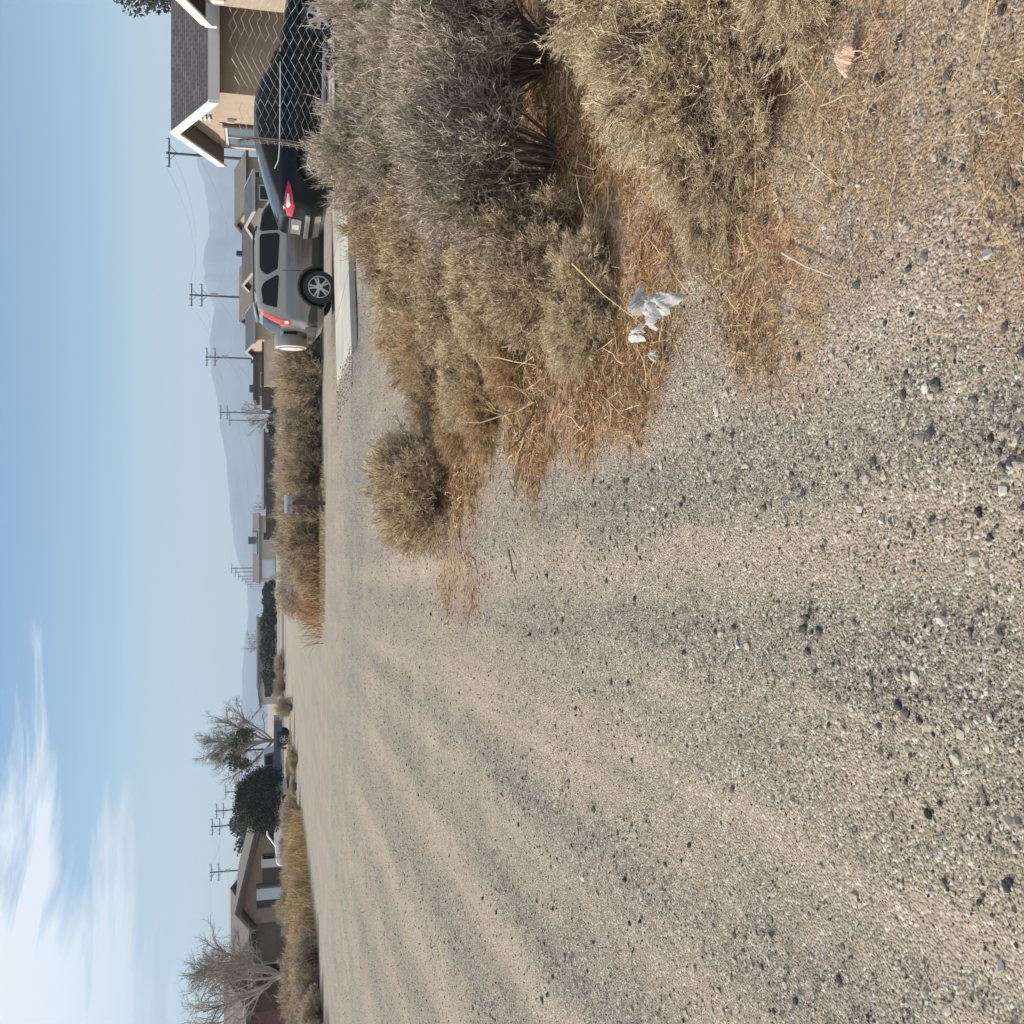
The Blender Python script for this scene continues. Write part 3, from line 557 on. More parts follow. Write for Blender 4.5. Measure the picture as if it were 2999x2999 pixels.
# ------------------------------------------------------------------ cars
def lerp_tab(tab, z):
    zs = [r[0] for r in tab]; return [float(np.interp(z, zs, [r[i] for r in tab])) for i in range(1, len(tab[0]))]
def patch(name, pts, fn, eps, th, m, parent):
    """convex outline in (u, v) filled with a grid that follows the curved body, with a thin edge"""
    v0, v1 = min(q.y for q in pts), max(q.y for q in pts); nv = max(3, int((v1-v0)/.04)+1); bm = bmesh.new(); rows = []
    for v in np.linspace(v0+1e-4, v1-1e-4, nv+1):
        us = []
        for i in range(len(pts)):
            a, b = pts[i], pts[(i+1) % len(pts)]
            if (a.y-v)*(b.y-v) <= 0 and abs(a.y-b.y) > 1e-9: us.append(a.x+(b.x-a.x)*(v-a.y)/(b.y-a.y))
        if us: rows.append([(min(us)+(max(us)-min(us))*k/12, v) for k in range(13)])
    T = [[bm.verts.new(fn(u, v, eps)) for u, v in r] for r in rows]; B = [[bm.verts.new(fn(u, v, -th)) for u, v in r] for r in rows]
    nr_ = len(T)
    for i in range(nr_-1):
        for k in range(12): bm.faces.new((T[i][k], T[i][k+1], T[i+1][k+1], T[i+1][k]))
        bm.faces.new((T[i][0], T[i+1][0], B[i+1][0], B[i][0])); bm.faces.new((T[i][12], T[i+1][12], B[i+1][12], B[i][12]))
    for i in (0, nr_-1):
        for k in range(12): bm.faces.new((T[i][k], T[i][k+1], B[i][k+1], B[i][k]))
    bmesh.ops.recalc_face_normals(bm, faces=bm.faces); me = bpy.data.meshes.new(name); bm.to_mesh(me); bm.free(); return link(name, me, m, parent)
class Car:
    """horizontal slices stacked: tab rows = z, x_rear, x_front, half width, rear corner, front corner"""
    def __init__(s, tab): s.tab = tab
    def outline(s, z, n=7, ns=16):
        xr, xf, w_, cr, cf = lerp_tab(s.tab, z); P_ = []
        cyr = min(.42, w_*.5); 
        for k in range(n+1):   # rear corner, from centre line side out
            a = math.pi/2*k/n; P_.append((xr+cr-cr*math.cos(a), (w_-cyr)+cyr*math.sin(a)))
        for k in range(1, ns): P_.append((xr+cr+(xf-cf-xr-cr)*k/ns, w_+.012*math.sin(math.pi*k/ns)))
        for k in range(n+1):
            a = math.pi/2*k/n; P_.append((xf-cf+cf*math.sin(a), (w_-cyr)+cyr*math.cos(a)))
        return P_
    def half(s, x, z):
        o = s.outline(z); xs = [p[0] for p in o]; return float(np.interp(x, xs, [p[1] for p in o]))
    def rearx(s, y, z):
        o = s.outline(z)[:8]; ys = [p[1] for p in o]; return float(np.interp(abs(y), ys, [p[0] for p in o]))
    def body(s, zs, wheels, wr, mt, parent, m_in):
        bm = bmesh.new(); rings = []
        for z in zs:
            o = s.outline(z); full = [(x, -y) for x, y in o]+[(x, y) for x, y in o[::-1]]; rings.append([bm.verts.new((x, y, z)) for x, y in full])
        n = len(rings[0])
        for i in range(len(rings)-1):
            for k in range(n): bm.faces.new((rings[i][k], rings[i][(k+1) % n], rings[i+1][(k+1) % n], rings[i+1][k]))
        bm.faces.new(rings[0][::-1]); bm.faces.new(rings[-1]); bmesh.ops.recalc_face_normals(bm, faces=bm.faces)
        me = bpy.data.meshes.new('body'); bm.to_mesh(me); bm.free(); ob = link('body', me, mt, parent)
        cb = MB()
        for wx, wz in wheels:
            for sd in (-1, 1): cb.lathe([(.001, sd*.62), (wr, sd*.62), (wr, sd*1.2), (.001, sd*1.2)], (wx, 0, wz), 'Y', 40)
        cut = cb.build('cutter', m_in); md = ob.modifiers.new('arch', 'BOOLEAN'); md.operation = 'DIFFERENCE'; md.object = cut; md.solver = 'EXACT'
        try: md.material_mode = 'TRANSFER'
        except Exception: pass
        cut.parent = parent
        dg = bpy.context.evaluated_depsgraph_get(); dg.update(); m2 = bpy.data.meshes.new_from_object(ob.evaluated_get(dg)); ob.modifiers.clear(); ob.data = m2; m2.name = 'body'
        bpy.data.objects.remove(cut); m2.polygons.foreach_set('use_smooth', np.full(len(m2.polygons), True)); m2.set_sharp_from_angle(angle=R(32)); s.ob = ob; return ob
    def side(s, name, poly, m, parent, eps=.006, sides=(-1,), th=.02, lab=None, sub=6, rnd=.03):
        # poly in (x,z); rounded corners, pushed onto the flank
        pts = []
        n = len(poly)
        for i in range(n):
            p = Vector(poly[i]); a = (Vector(poly[i-1])-p); c = (Vector(poly[(i+1) % n])-p); r = min(rnd, a.length*.4, c.length*.4)
            for k in range(4):
                t = k/3; pts.append((p+a.normalized()*r)*(1-t)**2+p*2*t*(1-t)+(p+c.normalized()*r)*t*t)
        def f3(u, v, sd, e): return (u, sd*(s.half(u, v)+e), v)
        for sd in sides: o = patch(name, pts, lambda u, v, e, sd=sd: f3(u, v, sd, e), eps, th, m, parent)
        return o
    def rear(s, name, poly, m, parent, eps=.008, th=.02):
        return patch(name, [Vector(q) for q in poly], lambda u, v, e: (s.rearx(u, v)-e, u, v), eps, th, m, parent)
def wheel(parent, x, yc, r, rr, sd, spokes=5, wd=.22, double=True, rimm='alloy'):
    w0 = empty_part('wheel', (x, yc, r), parent)
    b = MB(); b.lathe([(rr, -wd/2), (r-.03, -wd/2), (r-.006, -wd/2+.03), (r, 0), (r-.006, wd/2-.03), (r-.03, wd/2), (rr, wd/2)], (0, 0, 0), 'Y', 44); b.build('tyre', M['rubber'], w0, True)
    b = MB(); f = sd*wd/2
    b.lathe([(rr+.004, f-.0*sd), (rr+.004, -f), (rr-.012, -f), (rr-.016, f)], (0, 0, 0), 'Y', 44)
    b.lathe([(.001, f-.035*sd), (.07, f-.035*sd), (.075, f-.012*sd), (.001, f-.008*sd)], (0, 0, 0), 'Y', 20)
    for k in range(spokes):
        for o_ in ((-.17, .17) if double else (0,)):
            a = 2*math.pi*k/spokes+o_+.3; ln = rr-.03; b.box((math.cos(a)*ln*.55, f-.03*sd, math.sin(a)*ln*.55), (ln, .025, .034 if double else .06), ry=-a, bev=.005)
    b.build('rim', M[rimm], w0, True)
    b = MB(); b.lathe([(.001, f-.11*sd), (rr-.018, f-.11*sd), (rr-.018, f-.10*sd), (.001, f-.10*sd)], (0, 0, 0), 'Y', 30); b.build('brake_disc', M['plastic_black'], w0)
def empty_part(name, loc, parent):
    o = bpy.data.objects.new(name, None); C.objects.link(o); o.parent = parent; o.location = loc; o.empty_display_size = .1; return o

mat('paint_silver', (.225, .21, .195), .30, metal=.45, coat=.9); mat('paint_black', (.003, .0033, .004), .28, coat=.12, spec=.18)
mat('paint_bluegrey', (.09, .11, .14), .35, metal=.4, coat=.6); mat('paint_white', (.75, .76, .78), .35, coat=.5); mat('cover_white', (.55, .53, .50), .45)
mat('cover_side', (.19, .175, .155), .4, metal=.2, coat=.3); mat('cladding', (.035, .036, .038), .55); mat('seam', (.02, .02, .02), .7); mat('plate', (.35, .36, .38), .5)
def suv():
    c = P(842, 975, 21.9); x0 = c.x-.9
    t = empty('parked_car', (x0, c.y+.90, 0), 'silver grey suv with a hard spare wheel cover on its tailgate', 'car')
    tab = [(.26, .16, 4.1, .80, .12, .3), (.36, .04, 4.2, .88, .16, .4), (.50, .0, 4.25, .905, .16, .45), (.62, .0, 4.25, .915, .15, .45), (.78, .035, 4.22, .92, .14, .5), (.90, .04, 4.1, .915, .14, .5), (1.00, .045, 3.9, .90, .14, .5), (1.06, .05, 3.6, .89, .14, .45), (1.12, .055, 3.28, .87, .14, .4), (1.16, .06, 3.18, .855, .14, .35), (1.35, .15, 2.90, .80, .15, .3), (1.52, .25, 2.64, .745, .16, .28), (1.62, .34, 2.45, .70, .18, .3), (1.67, .46, 2.25, .65, .25, .35), (1.70, .62, 2.05, .56, .3, .4), (1.715, .9, 1.8, .40, .3, .4)]
    k = Car(tab); wh = [(.90, .36), (3.56, .36)]
    k.body([.26, .3, .36, .42, .5, .56, .62, .7, .78, .84, .9, .95, 1, 1.03, 1.06, 1.09, 1.12, 1.14, 1.16, 1.22, 1.35, 1.44, 1.52, 1.58, 1.62, 1.65, 1.67, 1.69, 1.70, 1.715], wh, .42, M['paint_silver'], t, M['seam'])
    S = (-1, 1)
    k.side('side_window', [(.42, 1.22), (1.15, 1.20), (.98, 1.5), (.88, 1.57), (.52, 1.55)], M['glass_dark'], t, sides=S, rnd=.06)
    k.side('side_window', [(1.27, 1.20), (2.02, 1.185), (2.0, 1.60), (1.25, 1.60), (1.12, 1.45)], M['glass_dark'], t, sides=S, rnd=.05)
    k.side('side_window', [(2.08, 1.185), (2.92, 1.18), (2.55, 1.50), (2.40, 1.585), (2.06, 1.60)], M['glass_dark'], t, sides=S, rnd=.04)
    k.rear('rear_window', [(-.68, 1.17), (.68, 1.17), (.60, 1.54), (-.60, 1.54)], M['glass_dark'], t, eps=.012)
    # windscreen: grid between z 1.18 and 1.6 on the front face
    bm = bmesh.new(); rows = []
    for z in np.linspace(1.18, 1.585, 6):
        xr, xf, w_, cr, cf = lerp_tab(tab, z); rows.append([bm.verts.new((xf+.008-(abs(yy)**3)*cf*.75, yy*(w_-.1), z)) for yy in np.linspace(-1, 1, 9)])
    for i in range(5):
        for j in range(8): bm.faces.new((rows[i][j], rows[i][j+1], rows[i+1][j+1], rows[i+1][j]))
    me = bpy.data.meshes.new('windscreen'); bm.to_mesh(me); bm.free(); link('windscreen', me, M['glass_dark'], t)
    for x in (1.22, 2.05, 3.0):   # door shuts
        k.side('door_seam', [(x-.006, .5), (x+.006, .5), (x+.006, 1.14), (x-.006, 1.14)], M['seam'], t, eps=.003, sides=S, th=.004, rnd=.001)
    for x in (1.45, 2.28):
        k.side('door_handle', [(x-.11, 1.0), (x+.11, 1.0), (x+.11, 1.035), (x-.11, 1.035)], M['paint_silver'], t, eps=.03, sides=S, rnd=.015)
    k.side('sill_cladding', [(1.40, .27), (3.06, .27), (3.08, .50), (1.34, .52)], M['cladding'], t, eps=.012, sides=S)
    for z in (.60, .72): k.side('door_moulding', [(1.5, z), (2.95, z-.01), (2.95, z+.035), (1.5, z+.045)], M['paint_silver'], t, eps=.018, sides=S, rnd=.012)
    k.side('rear_cladding', [(.06, .40), (.50, .40), (.44, .56), (.06, .62)], M['cladding'], t, eps=.012, sides=S)
    for sd in S:      # lamps: flank part and back part
        k.side('tail_lamp', [(.07, .93), (.15, .94), (.20, 1.22), (.36, 1.54), (.30, 1.56), (.16, 1.34)], M['lamp_red'], t, eps=.012, sides=(sd,), rnd=.02)
        k.side('reversing_lamp', [(.08, 1.0), (.14, 1.0), (.15, 1.08), (.09, 1.08)], M['lamp_clear'], t, eps=.02, sides=(sd,), rnd=.01)
        k.rear('tail_lamp', [(sd*.86, .93), (sd*.76, .95), (sd*.72, 1.15), (sd*.66, 1.5), (sd*.70, 1.5), (sd*.80, 1.2)], M['lamp_red'], t, eps=.01)
        # arch lip
        for wx, wz in wh:
            b = MB(); pts = []
            for a in np.linspace(R(-8), R(188), 22):
                x = wx+.44*math.cos(a); z = wz+.44*math.sin(a); pts.append((x, sd*(k.half(x, z)-.004), z))
            b.tube(pts, .026, .026, 6); b.build('wheel_arch', M['cladding'], t, True)
    b = MB(); b.box((.02, 0, .52), (.16, 1.62, .26), bev=.05); b.build('rear_bumper', M['paint_silver'], t, True)
    b = MB(); b.box((-.06, 0, .62), (.05, .5, .06), bev=.02); b.build('bumper_step', M['cladding'], t, True)
    b = MB(); b.lathe([(.31, -.150), (.345, -.135), (.36, -.08), (.36, .06), (.35, .10), (.001, .10), (.001, -.10)], (-.13, .06, .93), 'X', 48); sc = b.build('spare_wheel_cover', M['cover_side'], t, True)
    b = MB(); b.lathe([(.001, -.178), (.22, -.172), (.31, -.160), (.338, -.142), (.33, -.13), (.001, -.13)], (-.13, .06, .93), 'X', 48); b.build('cover_face', M['cover_white'], sc, True)
    b = MB(); b.lathe([(.27, -.176), (.285, -.179), (.30, -.176), (.285, -.165)], (-.13, .06, .93), 'X', 48); b.build('cover_ring', M['paint_silver'], sc, True)
    b = MB(); b.box((.02, .06, .95), (.2, .28, .28)); b.build('spare_bracket', M['plastic_black'], t)
    b = MB(); b.prism([(.32, -.5, 1.645), (.32, .5, 1.645), (.60, .56, 1.705), (.60, -.56, 1.705)], (0, 0, .03)); b.build('spoiler', M['paint_silver'], t, True)
    for sd in S:
        b = MB(); b.tube([(.75, sd*.60, 1.66), (.85, sd*.59, 1.72), (2.0, sd*.57, 1.73), (2.2, sd*.60, 1.66)], .017, n=8); b.build('roof_rail', M['plastic_black'], t, True)
        b = MB(); b.box((2.78, sd*.98, 1.2), (.12, .18, .15), bev=.04); b.build('wing_mirror', M['paint_silver'], t, True)
        k.side('headlight', [(3.72, .82), (4.02, .78), (4.0, .92), (3.75, .98)], M['lamp_clear'], t, eps=.01, sides=(sd,))
    for wx, wz in wh:
        for sd in S: wheel(t, wx, sd*.80, .36, .235, sd)
    return t
suv()
def crossover():
    c = P(478, 940, 19.1); x0 = c.x-1.0
    t = empty('parked_car', (x0, c.y+.93, .11), 'black crossover with a long sloping rear window and wrapping red tail lamps', 'car')
    tab = [(.24, .2, 4.4, .82, .15, .4), (.32, .06, 4.55, .90, .22, .5), (.48, .0, 4.62, .93, .24, .55), (.62, .01, 4.64, .935, .24, .55), (.78, .05, 4.62, .935, .24, .6), (.90, .06, 4.5, .93, .24, .6), (1.0, .07, 4.1, .91, .22, .6), (1.06, .10, 3.7, .90, .22, .5), (1.10, .14, 3.35, .885, .22, .45), (1.16, .30, 3.22, .86, .24, .4), (1.25, .55, 3.05, .825, .28, .35), (1.38, 1.0, 2.80, .77, .3, .32), (1.47, 1.35, 2.62, .73, .3, .3), (1.53, 1.62, 2.46, .68, .32, .35), (1.565, 1.85, 2.3, .60, .3, .4), (1.58, 1.98, 2.15, .42, .1, .1)]
    tab = [(z, xr if z < 1.05 else xr*.92, xf, w_, cr, cf) for z, xr, xf, w_, cr, cf in tab]
    k = Car(tab); wh = [(1.0, .37), (3.75, .37)]
    k.body([.24, .28, .32, .4, .48, .55, .62, .7, .78, .84, .9, .95, 1, 1.03, 1.06, 1.08, 1.10, 1.13, 1.16, 1.2, 1.25, 1.31, 1.38, 1.43, 1.47, 1.5, 1.53, 1.55, 1.565, 1.58], wh, .43, M['paint_black'], t, M['seam'])
    S = (-1, 1)
    k.side('side_window', [(.95, 1.17), (1.28, 1.13), (1.28, 1.36)], M['glass_dark'], t, sides=S)
    k.side('side_window', [(1.34, 1.13), (2.20, 1.12), (2.2, 1.49), (1.72, 1.48), (1.34, 1.38)], M['glass_dark'], t, sides=S)
    k.side('side_window', [(2.27, 1.12), (3.1, 1.11), (2.72, 1.38), (2.5, 1.46), (2.27, 1.49)], M['glass_dark'], t, sides=S)
    for sd in S:
        b = MB(); b.tube([(x, sd*(k.half(x, z)+.006), z) for x, z in [(.86, 1.20), (1.0, 1.135), (1.2, 1.115), (1.8, 1.105), (2.4, 1.10), (3.1, 1.095)]], .013, n=8); b.build('window_trim', M['chrome'], t, True)
        k.side('tail_lamp', [(.13, .92), (.17, .83), (.62, .93), (.66, .96), (.3, 1.03), (.13, 1.03)], M['lamp_red'], t, eps=.012, sides=(sd,), rnd=.02)
        k.side('reversing_lamp', [(.15, .95), (.19, .91), (.46, .95), (.3, .99), (.16, .99)], M['lamp_clear'], t, eps=.02, sides=(sd,), rnd=.01)
        k.rear('tail_lamp', [(sd*.86, .84), (sd*.62, .86), (sd*.62, .98), (sd*.84, 1.01)], M['lamp_red'], t, eps=.012)
        b = MB(); b.box((2.95, sd*.99, 1.14), (.12, .2, .14), bev=.05); b.build('wing_mirror', M['paint_black'], t, True)
        for x in (1.25, 2.24, 3.25): k.side('door_seam', [(x-.005, .42), (x+.005, .42), (x+.005, 1.09), (x-.005, 1.09)], M['seam'], t, eps=.002, sides=(sd,), th=.003, rnd=.001)
        for x in (1.5, 2.45): k.side('door_handle', [(x-.1, .97), (x+.1, .98), (x+.1, 1.01), (x-.1, 1.0)], M['paint_black'], t, eps=.03, sides=(sd,), rnd=.012)
        k.side('sill_cladding', [(1.48, .26), (3.25, .26), (3.25, .34), (1.46, .36)], M['chrome'], t, eps=.01, sides=(sd,), rnd=.01)
    k.rear('number_plate', [(-.16, .74), (.16, .74), (.16, .86), (-.16, .86)], M['plate'], t, eps=.02)
    k.rear('tailgate_trim', [(-.55, .90), (.55, .90), (.55, .93), (-.55, .93)], M['chrome'], t, eps=.02)
    k.rear('bumper_sheen', [(-.72, .34), (.72, .34), (.74, .46), (-.74, .46)], M['paint_silver'], t, eps=.02); k.rear('bumper_step', [(-.78, .55), (.78, .55), (.78, .64), (-.78, .64)], M['paint_silver'], t, eps=.03); k.rear('tailgate_sheen', [(-.5, .70), (.5, .70), (.5, .89), (-.5, .89)], M['cover_side'], t, eps=.012)  # silver bumper strips and grey tailgate patch: sun sheen painted on the black rear
    # rear screen lying on the slope
    bm = bmesh.new(); rows = []
    for z in np.linspace(1.13, 1.50, 10):
        xr, xf, w_, cr, cf = lerp_tab(tab, z); rows.append([bm.verts.new((xr-.004+(abs(yy)**3)*cr*.55, yy*(w_-.13), z+.006)) for yy in np.linspace(-1, 1, 9)])
    for i in range(9):
        for j in range(8): bm.faces.new((rows[i][j], rows[i][j+1], rows[i+1][j+1], rows[i+1][j]))
    me = bpy.data.meshes.new('rear_window'); bm.to_mesh(me); bm.free(); link('rear_window', me, M['glass_dark'], t)
    for wx, wz in wh:
        for sd in S: wheel(t, wx, sd*.82, .37, .25, sd, spokes=7, double=False)
crossover()

def simple_car(name, loc, side, w_, wheels, wr, paint, label, windows, cat='car', extras=()):
    t = empty(name, loc, label, cat)
    b = MB(); b.prism([(x, -w_/2, z) for x, z in side], (0, w_, 0)); ob = b.build('body', paint, t); bv = ob.modifiers.new('b', 'BEVEL'); bv.width = .06; bv.segments = 3; bv.limit_method = 'ANGLE'
    for poly in windows:
        for sd in (-1, 1):
            b = MB(); b.prism([(x, sd*(w_/2-.01), z) for x, z in poly], (0, sd*.02, 0)); b.build('window', M['glass_dark'], t)
    for wx in wheels:
        for sd in (-1, 1): wheel(t, wx, sd*(w_/2-.08), wr, wr*.6, sd, spokes=6, double=False, wd=.26)
    for nm, c, sz, mm in extras: b = MB(); b.box(c, sz, bev=.01); b.build(nm, M[mm], t)
    return t
g = P(2156, 846, 66)
tk = simple_car('pickup_truck', (P(2104, 846, 67).x, 67, 0), [(-.1, .5), (5.3, .5), (5.3, .9), (5.05, 1.0), (4.05, 1.06), (3.45, 1.60), (2.05, 1.64), (1.9, 1.06), (1.86, 1.02), (-.1, 1.02)], 1.85, (1.12, 4.4), .41, M['paint_bluegrey'], 'dark blue grey pickup truck parked by the roadside', [[(2.1, 1.1), (2.7, 1.1), (2.7, 1.53), (2.18, 1.53)], [(2.77, 1.1), (3.75, 1.1), (3.38, 1.5), (2.77, 1.53)]], 'truck',
    [('wheel_well', (1.12, .93, .64), (1.02, .02, .32), 'seam'), ('wheel_well', (4.4, .93, .64), (1.02, .02, .32), 'seam'), ('roof_panel', (2.75, 0, 1.65), (1.2, 1.5, .05), 'paint_white'), ('rocker', (2.7, .94, .53), (2.0, .03, .1), 'chrome'), ('tail_lamp', (-.06, .93, .85), (.1, .03, .25), 'lamp_red'), ('door_seam', (2.73, .93, .85), (.015, .01, .6), 'seam'), ('door_seam', (1.88, .93, .8), (.02, .01, .5), 'seam'), ('door_handle', (2.45, .94, .98), (.14, .03, .04), 'seam'), ('bumper', (-.15, 0, .55), (.12, 1.8, .2), 'chrome')]); tk.rotation_euler = (0, 0, math.pi)
g = P(2475, 812, 58)
sd_ = simple_car('parked_sedan', (P(2522, 812, 57.5).x+4.5, 57.5, .0), [(0, .35), (4.5, .35), (4.5, .75), (4.3, .95), (3.4, 1.02), (2.75, 1.48), (1.4, 1.5), (.55, 1.08), (0, 1.0)], 1.8, (.85, 3.7), .33, M['paint_white'], 'white car half hidden by straw in front of the brown roofed house', [[(1.0, 1.08), (1.95, 1.08), (1.95, 1.40), (1.45, 1.42)], [(2.02, 1.08), (3.15, 1.08), (2.7, 1.38), (2.02, 1.40)]]); sd_.rotation_euler = (0, 0, math.pi)
simple_car('parked_sedan', (P(1580, 798, 168).x, 168, 0), [(0, .35), (4.5, .35), (4.5, .75), (4.3, .95), (3.4, 1.02), (2.75, 1.48), (1.4, 1.5), (.55, 1.08), (0, 1.0)], 1.8, (.85, 3.7), .33, M['paint_silver'], 'pale car in front of the grey house with a solar panel', [[(1.0, 1.08), (1.95, 1.08), (1.95, 1.40), (1.45, 1.42)], [(2.02, 1.08), (3.15, 1.08), (2.7, 1.38), (2.02, 1.40)]])

# ------------------------------------------------------------------ houses
def shingle_mat(name, c1, c2, rowsz=.11):
    ma = bpy.data.materials.new(name); ma.use_nodes = True; t = ma.node_tree; b = t.nodes['Principled BSDF']; b.inputs['Roughness'].default_value = .95; l = t.links.new
    g = N('ShaderNodeNewGeometry', t); mp = N('ShaderNodeMapping', t); mp.inputs['Rotation'].default_value = (0, 0, 0)
    cx = N('ShaderNodeSeparateXYZ', t); l(g.outputs['Position'], cx.inputs[0]); cb = N('ShaderNodeCombineXYZ', t); l(cx.outputs['X'], cb.inputs['X'])
    mu = N('ShaderNodeMath', t, operation='MULTIPLY'); mu.inputs[1].default_value = 2.0; l(cx.outputs['Z'], mu.inputs[0]); l(mu.outputs[0], cb.inputs['Y'])
    br = N('ShaderNodeTexBrick', t); br.inputs['Scale'].default_value = 1; br.inputs['Brick Width'].default_value = .3; br.inputs['Row Height'].default_value = rowsz; br.inputs['Mortar Size'].default_value = .012
    br.inputs['Color1'].default_value = (*c1, 1); br.inputs['Color2'].default_value = (*c2, 1); br.inputs['Mortar'].default_value = (*(x*.35 for x in c1), 1); l(cb.outputs[0], br.inputs['Vector'])
    l(br.outputs['Color'], b.inputs['Base Color']); bu = N('ShaderNodeBump', t); bu.inputs['Strength'].default_value = .6; bu.inputs['Distance'].default_value = .03; l(br.outputs['Fac'], bu.inputs['Height']); bu.invert = True; l(bu.outputs[0], b.inputs['Normal']); M[name] = ma; return ma
shingle_mat('shingle', (.060, .052, .054), (.10, .088, .09))
mat('soffit', (.14, .11, .085), .9)
def house_right():
    X0, X1 = 9.05, 21.0; Yn, Yf = 23.1, 27.3; wx, wyn, wyf = 9.45, 23.6, 26.85
    def zat(y, V, Y): return P(y, V, Y).z
    ez = zat(335, 620, Yn); rz = zat(420, 509, (Yn+Yf)/2); Ym = (Yn+Yf)/2
    t = empty('house', (wx, wyn, 0), 'tan stucco house with dark shingle roof and white trim behind the black car', 'house'); o = Vector((wx, wyn, 0))
    q = lambda x, y, z: Vector((x, y, z))-o
    b = MB(); zr_at = lambda y: ez+(rz-ez)*(1-abs(y-Ym)/(Ym-Yn))-.16
    b.prism([q(wx, wyn, 0), q(wx, wyf, 0), q(wx, wyf, zr_at(wyf)), q(wx, Ym, rz-.16), q(wx, wyn, zr_at(wyn))], (X1-wx-.4, 0, 0)); b.build('wall', M['stucco'], t)
    rf = MB()
    for ya in (Yn, Yf): rf.prism([q(X0, ya, ez-.02), q(X0, Ym, rz), q(X0, Ym, rz+.06), q(X0, ya, ez+.05)], (X1-X0, 0, 0))
    roof = rf.build('roof', M['shingle'], t)
    # white raking trim at the gable, set proud of the roof edge
    b = MB()
    for ya, s_ in ((Yn, -1), (Yf, 1)): b.prism([q(X0-.05, ya+s_*.02, ez-.17), q(X0-.05, Ym, rz-.14), q(X0-.05, Ym, rz+.075), q(X0-.05, ya+s_*.02, ez+.06)], (.05, 0, 0))
    b.build('gable_trim', M['white_paint'], t)
    b = MB(); b.box(q((X0+X1)/2, Yn-.025, ez-.05), (X1-X0, .05, .24)); b.build('fascia', M['white_paint'], t)
    b = MB()     # soffit boards
    for ya in (Yn, Yf): b.prism([q(X0+.003, ya, ez-.10), q(X0+.003, Ym, rz-.075), q(X0+.003, Ym, rz-.045), q(X0+.003, ya, ez-.07)], (wx-X0+.3, 0, 0))
    b.build('soffit', M['soffit'], t)
    pa, pb = P(430, 745, 0.0+1), None
    # window on the gable wall (plane x = wx)
    def on_wall(y, V): d = ray(y, V); k = wx/d.x; return Vector((wx, d.y*k, CAMZ+d.z*k))
    c0, c1 = on_wall(424, 668), on_wall(374, 748); yw0, yw1, zt, zb = min(c0.y, c1.y), max(c0.y, c1.y), max(c0.z, c1.z), min(c0.z, c1.z)-.35
    cy, cz = (yw0+yw1)/2, (zt+zb)/2; ww, hh = yw1-yw0, zt-zb
    fr = MB()
    for yy, zz, sy, sz in ((yw0, cz, .06, hh), (yw1, cz, .06, hh), (cy, cz, .04, hh-.06), (cy, zt, ww+.06, .06), (cy, zb, ww+.06, .06)): fr.box(q(wx-.02, yy, zz), (.06, sy, sz))
    wn = fr.build('window', M['frame_grey'], t); b = MB(); b.box(q(wx-.004, cy, cz), (.02, ww-.05, hh-.05)); b.build('pane', mat('pane', (.10, .12, .13), .08, spec=.8), wn)
    b = MB()
    for sy in (yw0-.12, yw1+.12): b.box(q(wx-.012, sy, cz), (.03, .13, hh+.3))
    b.box(q(wx-.012, cy, zt+.11), (.03, ww+.1, .12)); b.build('window_surround', M['stucco'], t)
    b = MB(); v = on_wall(386, 590); 
    for k_ in range(3): b.box(q(wx-.03, Ym-.1+k_*.0, rz-.62-k_*.10), (.06, .30, .045))
    b.build('gable_vent', M['white_paint'], t)
    v = on_wall(349, 676); b = MB(); b.box(q(wx-.05, v.y, v.z), (.1, .12, .17), bev=.01); b.build('wall_lamp', M['white_paint'], t)
    # second wing at the right edge, nearer
    Xw = 9.45+.05
    pk = P(75, 603, 22.6); ap = Vector((pk.x, 20.5, pk.z+.95)); 
    b = MB(); b.prism([q(pk.x, 22.6, pk.z-.14), q(pk.x, 20.5, ap.z-.14), q(pk.x, 18.4, pk.z-.14), q(pk.x, 18.4, pk.z+.09), q(pk.x, 20.5, ap.z+.09), q(pk.x, 22.6, pk.z+.09)], (.05, 0, 0)); b.build('gable_trim', M['white_paint'], t)
    rf = MB()
    for ya in (22.6, 18.4): rf.prism([q(pk.x+.053, ya, pk.z), q(pk.x+.053, 20.5, ap.z), q(pk.x+.053, 20.5, ap.z+.07), q(pk.x+.053, ya, pk.z+.07)], (9, 0, 0))
    rf.build('roof', M['shingle'], t)
    wl = P(22, 700, 22.2); b = MB(); b.prism([q(wl.x, 22.2, 0), q(wl.x, 18.8, 0), q(wl.x, 18.8, pk.z-.08), q(wl.x, 20.5, ap.z-.2), q(wl.x, 22.2, pk.z-.08)], (8, 0, 0)); b.build('wall', M['stucco'], t)
    b = MB(); b.box(q(wl.x-.04, 21.9, pk.z-.28), (.08, .16, .26), bev=.01); b.build('wall_lamp', M['white_paint'], t)
    # porch beam between the two wings
    pb0 = P(78, 618, 22.9); b = MB(); b.box(q((pb0.x+X1)/2, 22.9, pb0.z), (X1-pb0.x, .12, .26)); b.build('porch_beam', M['white_paint'], t)
house_right()

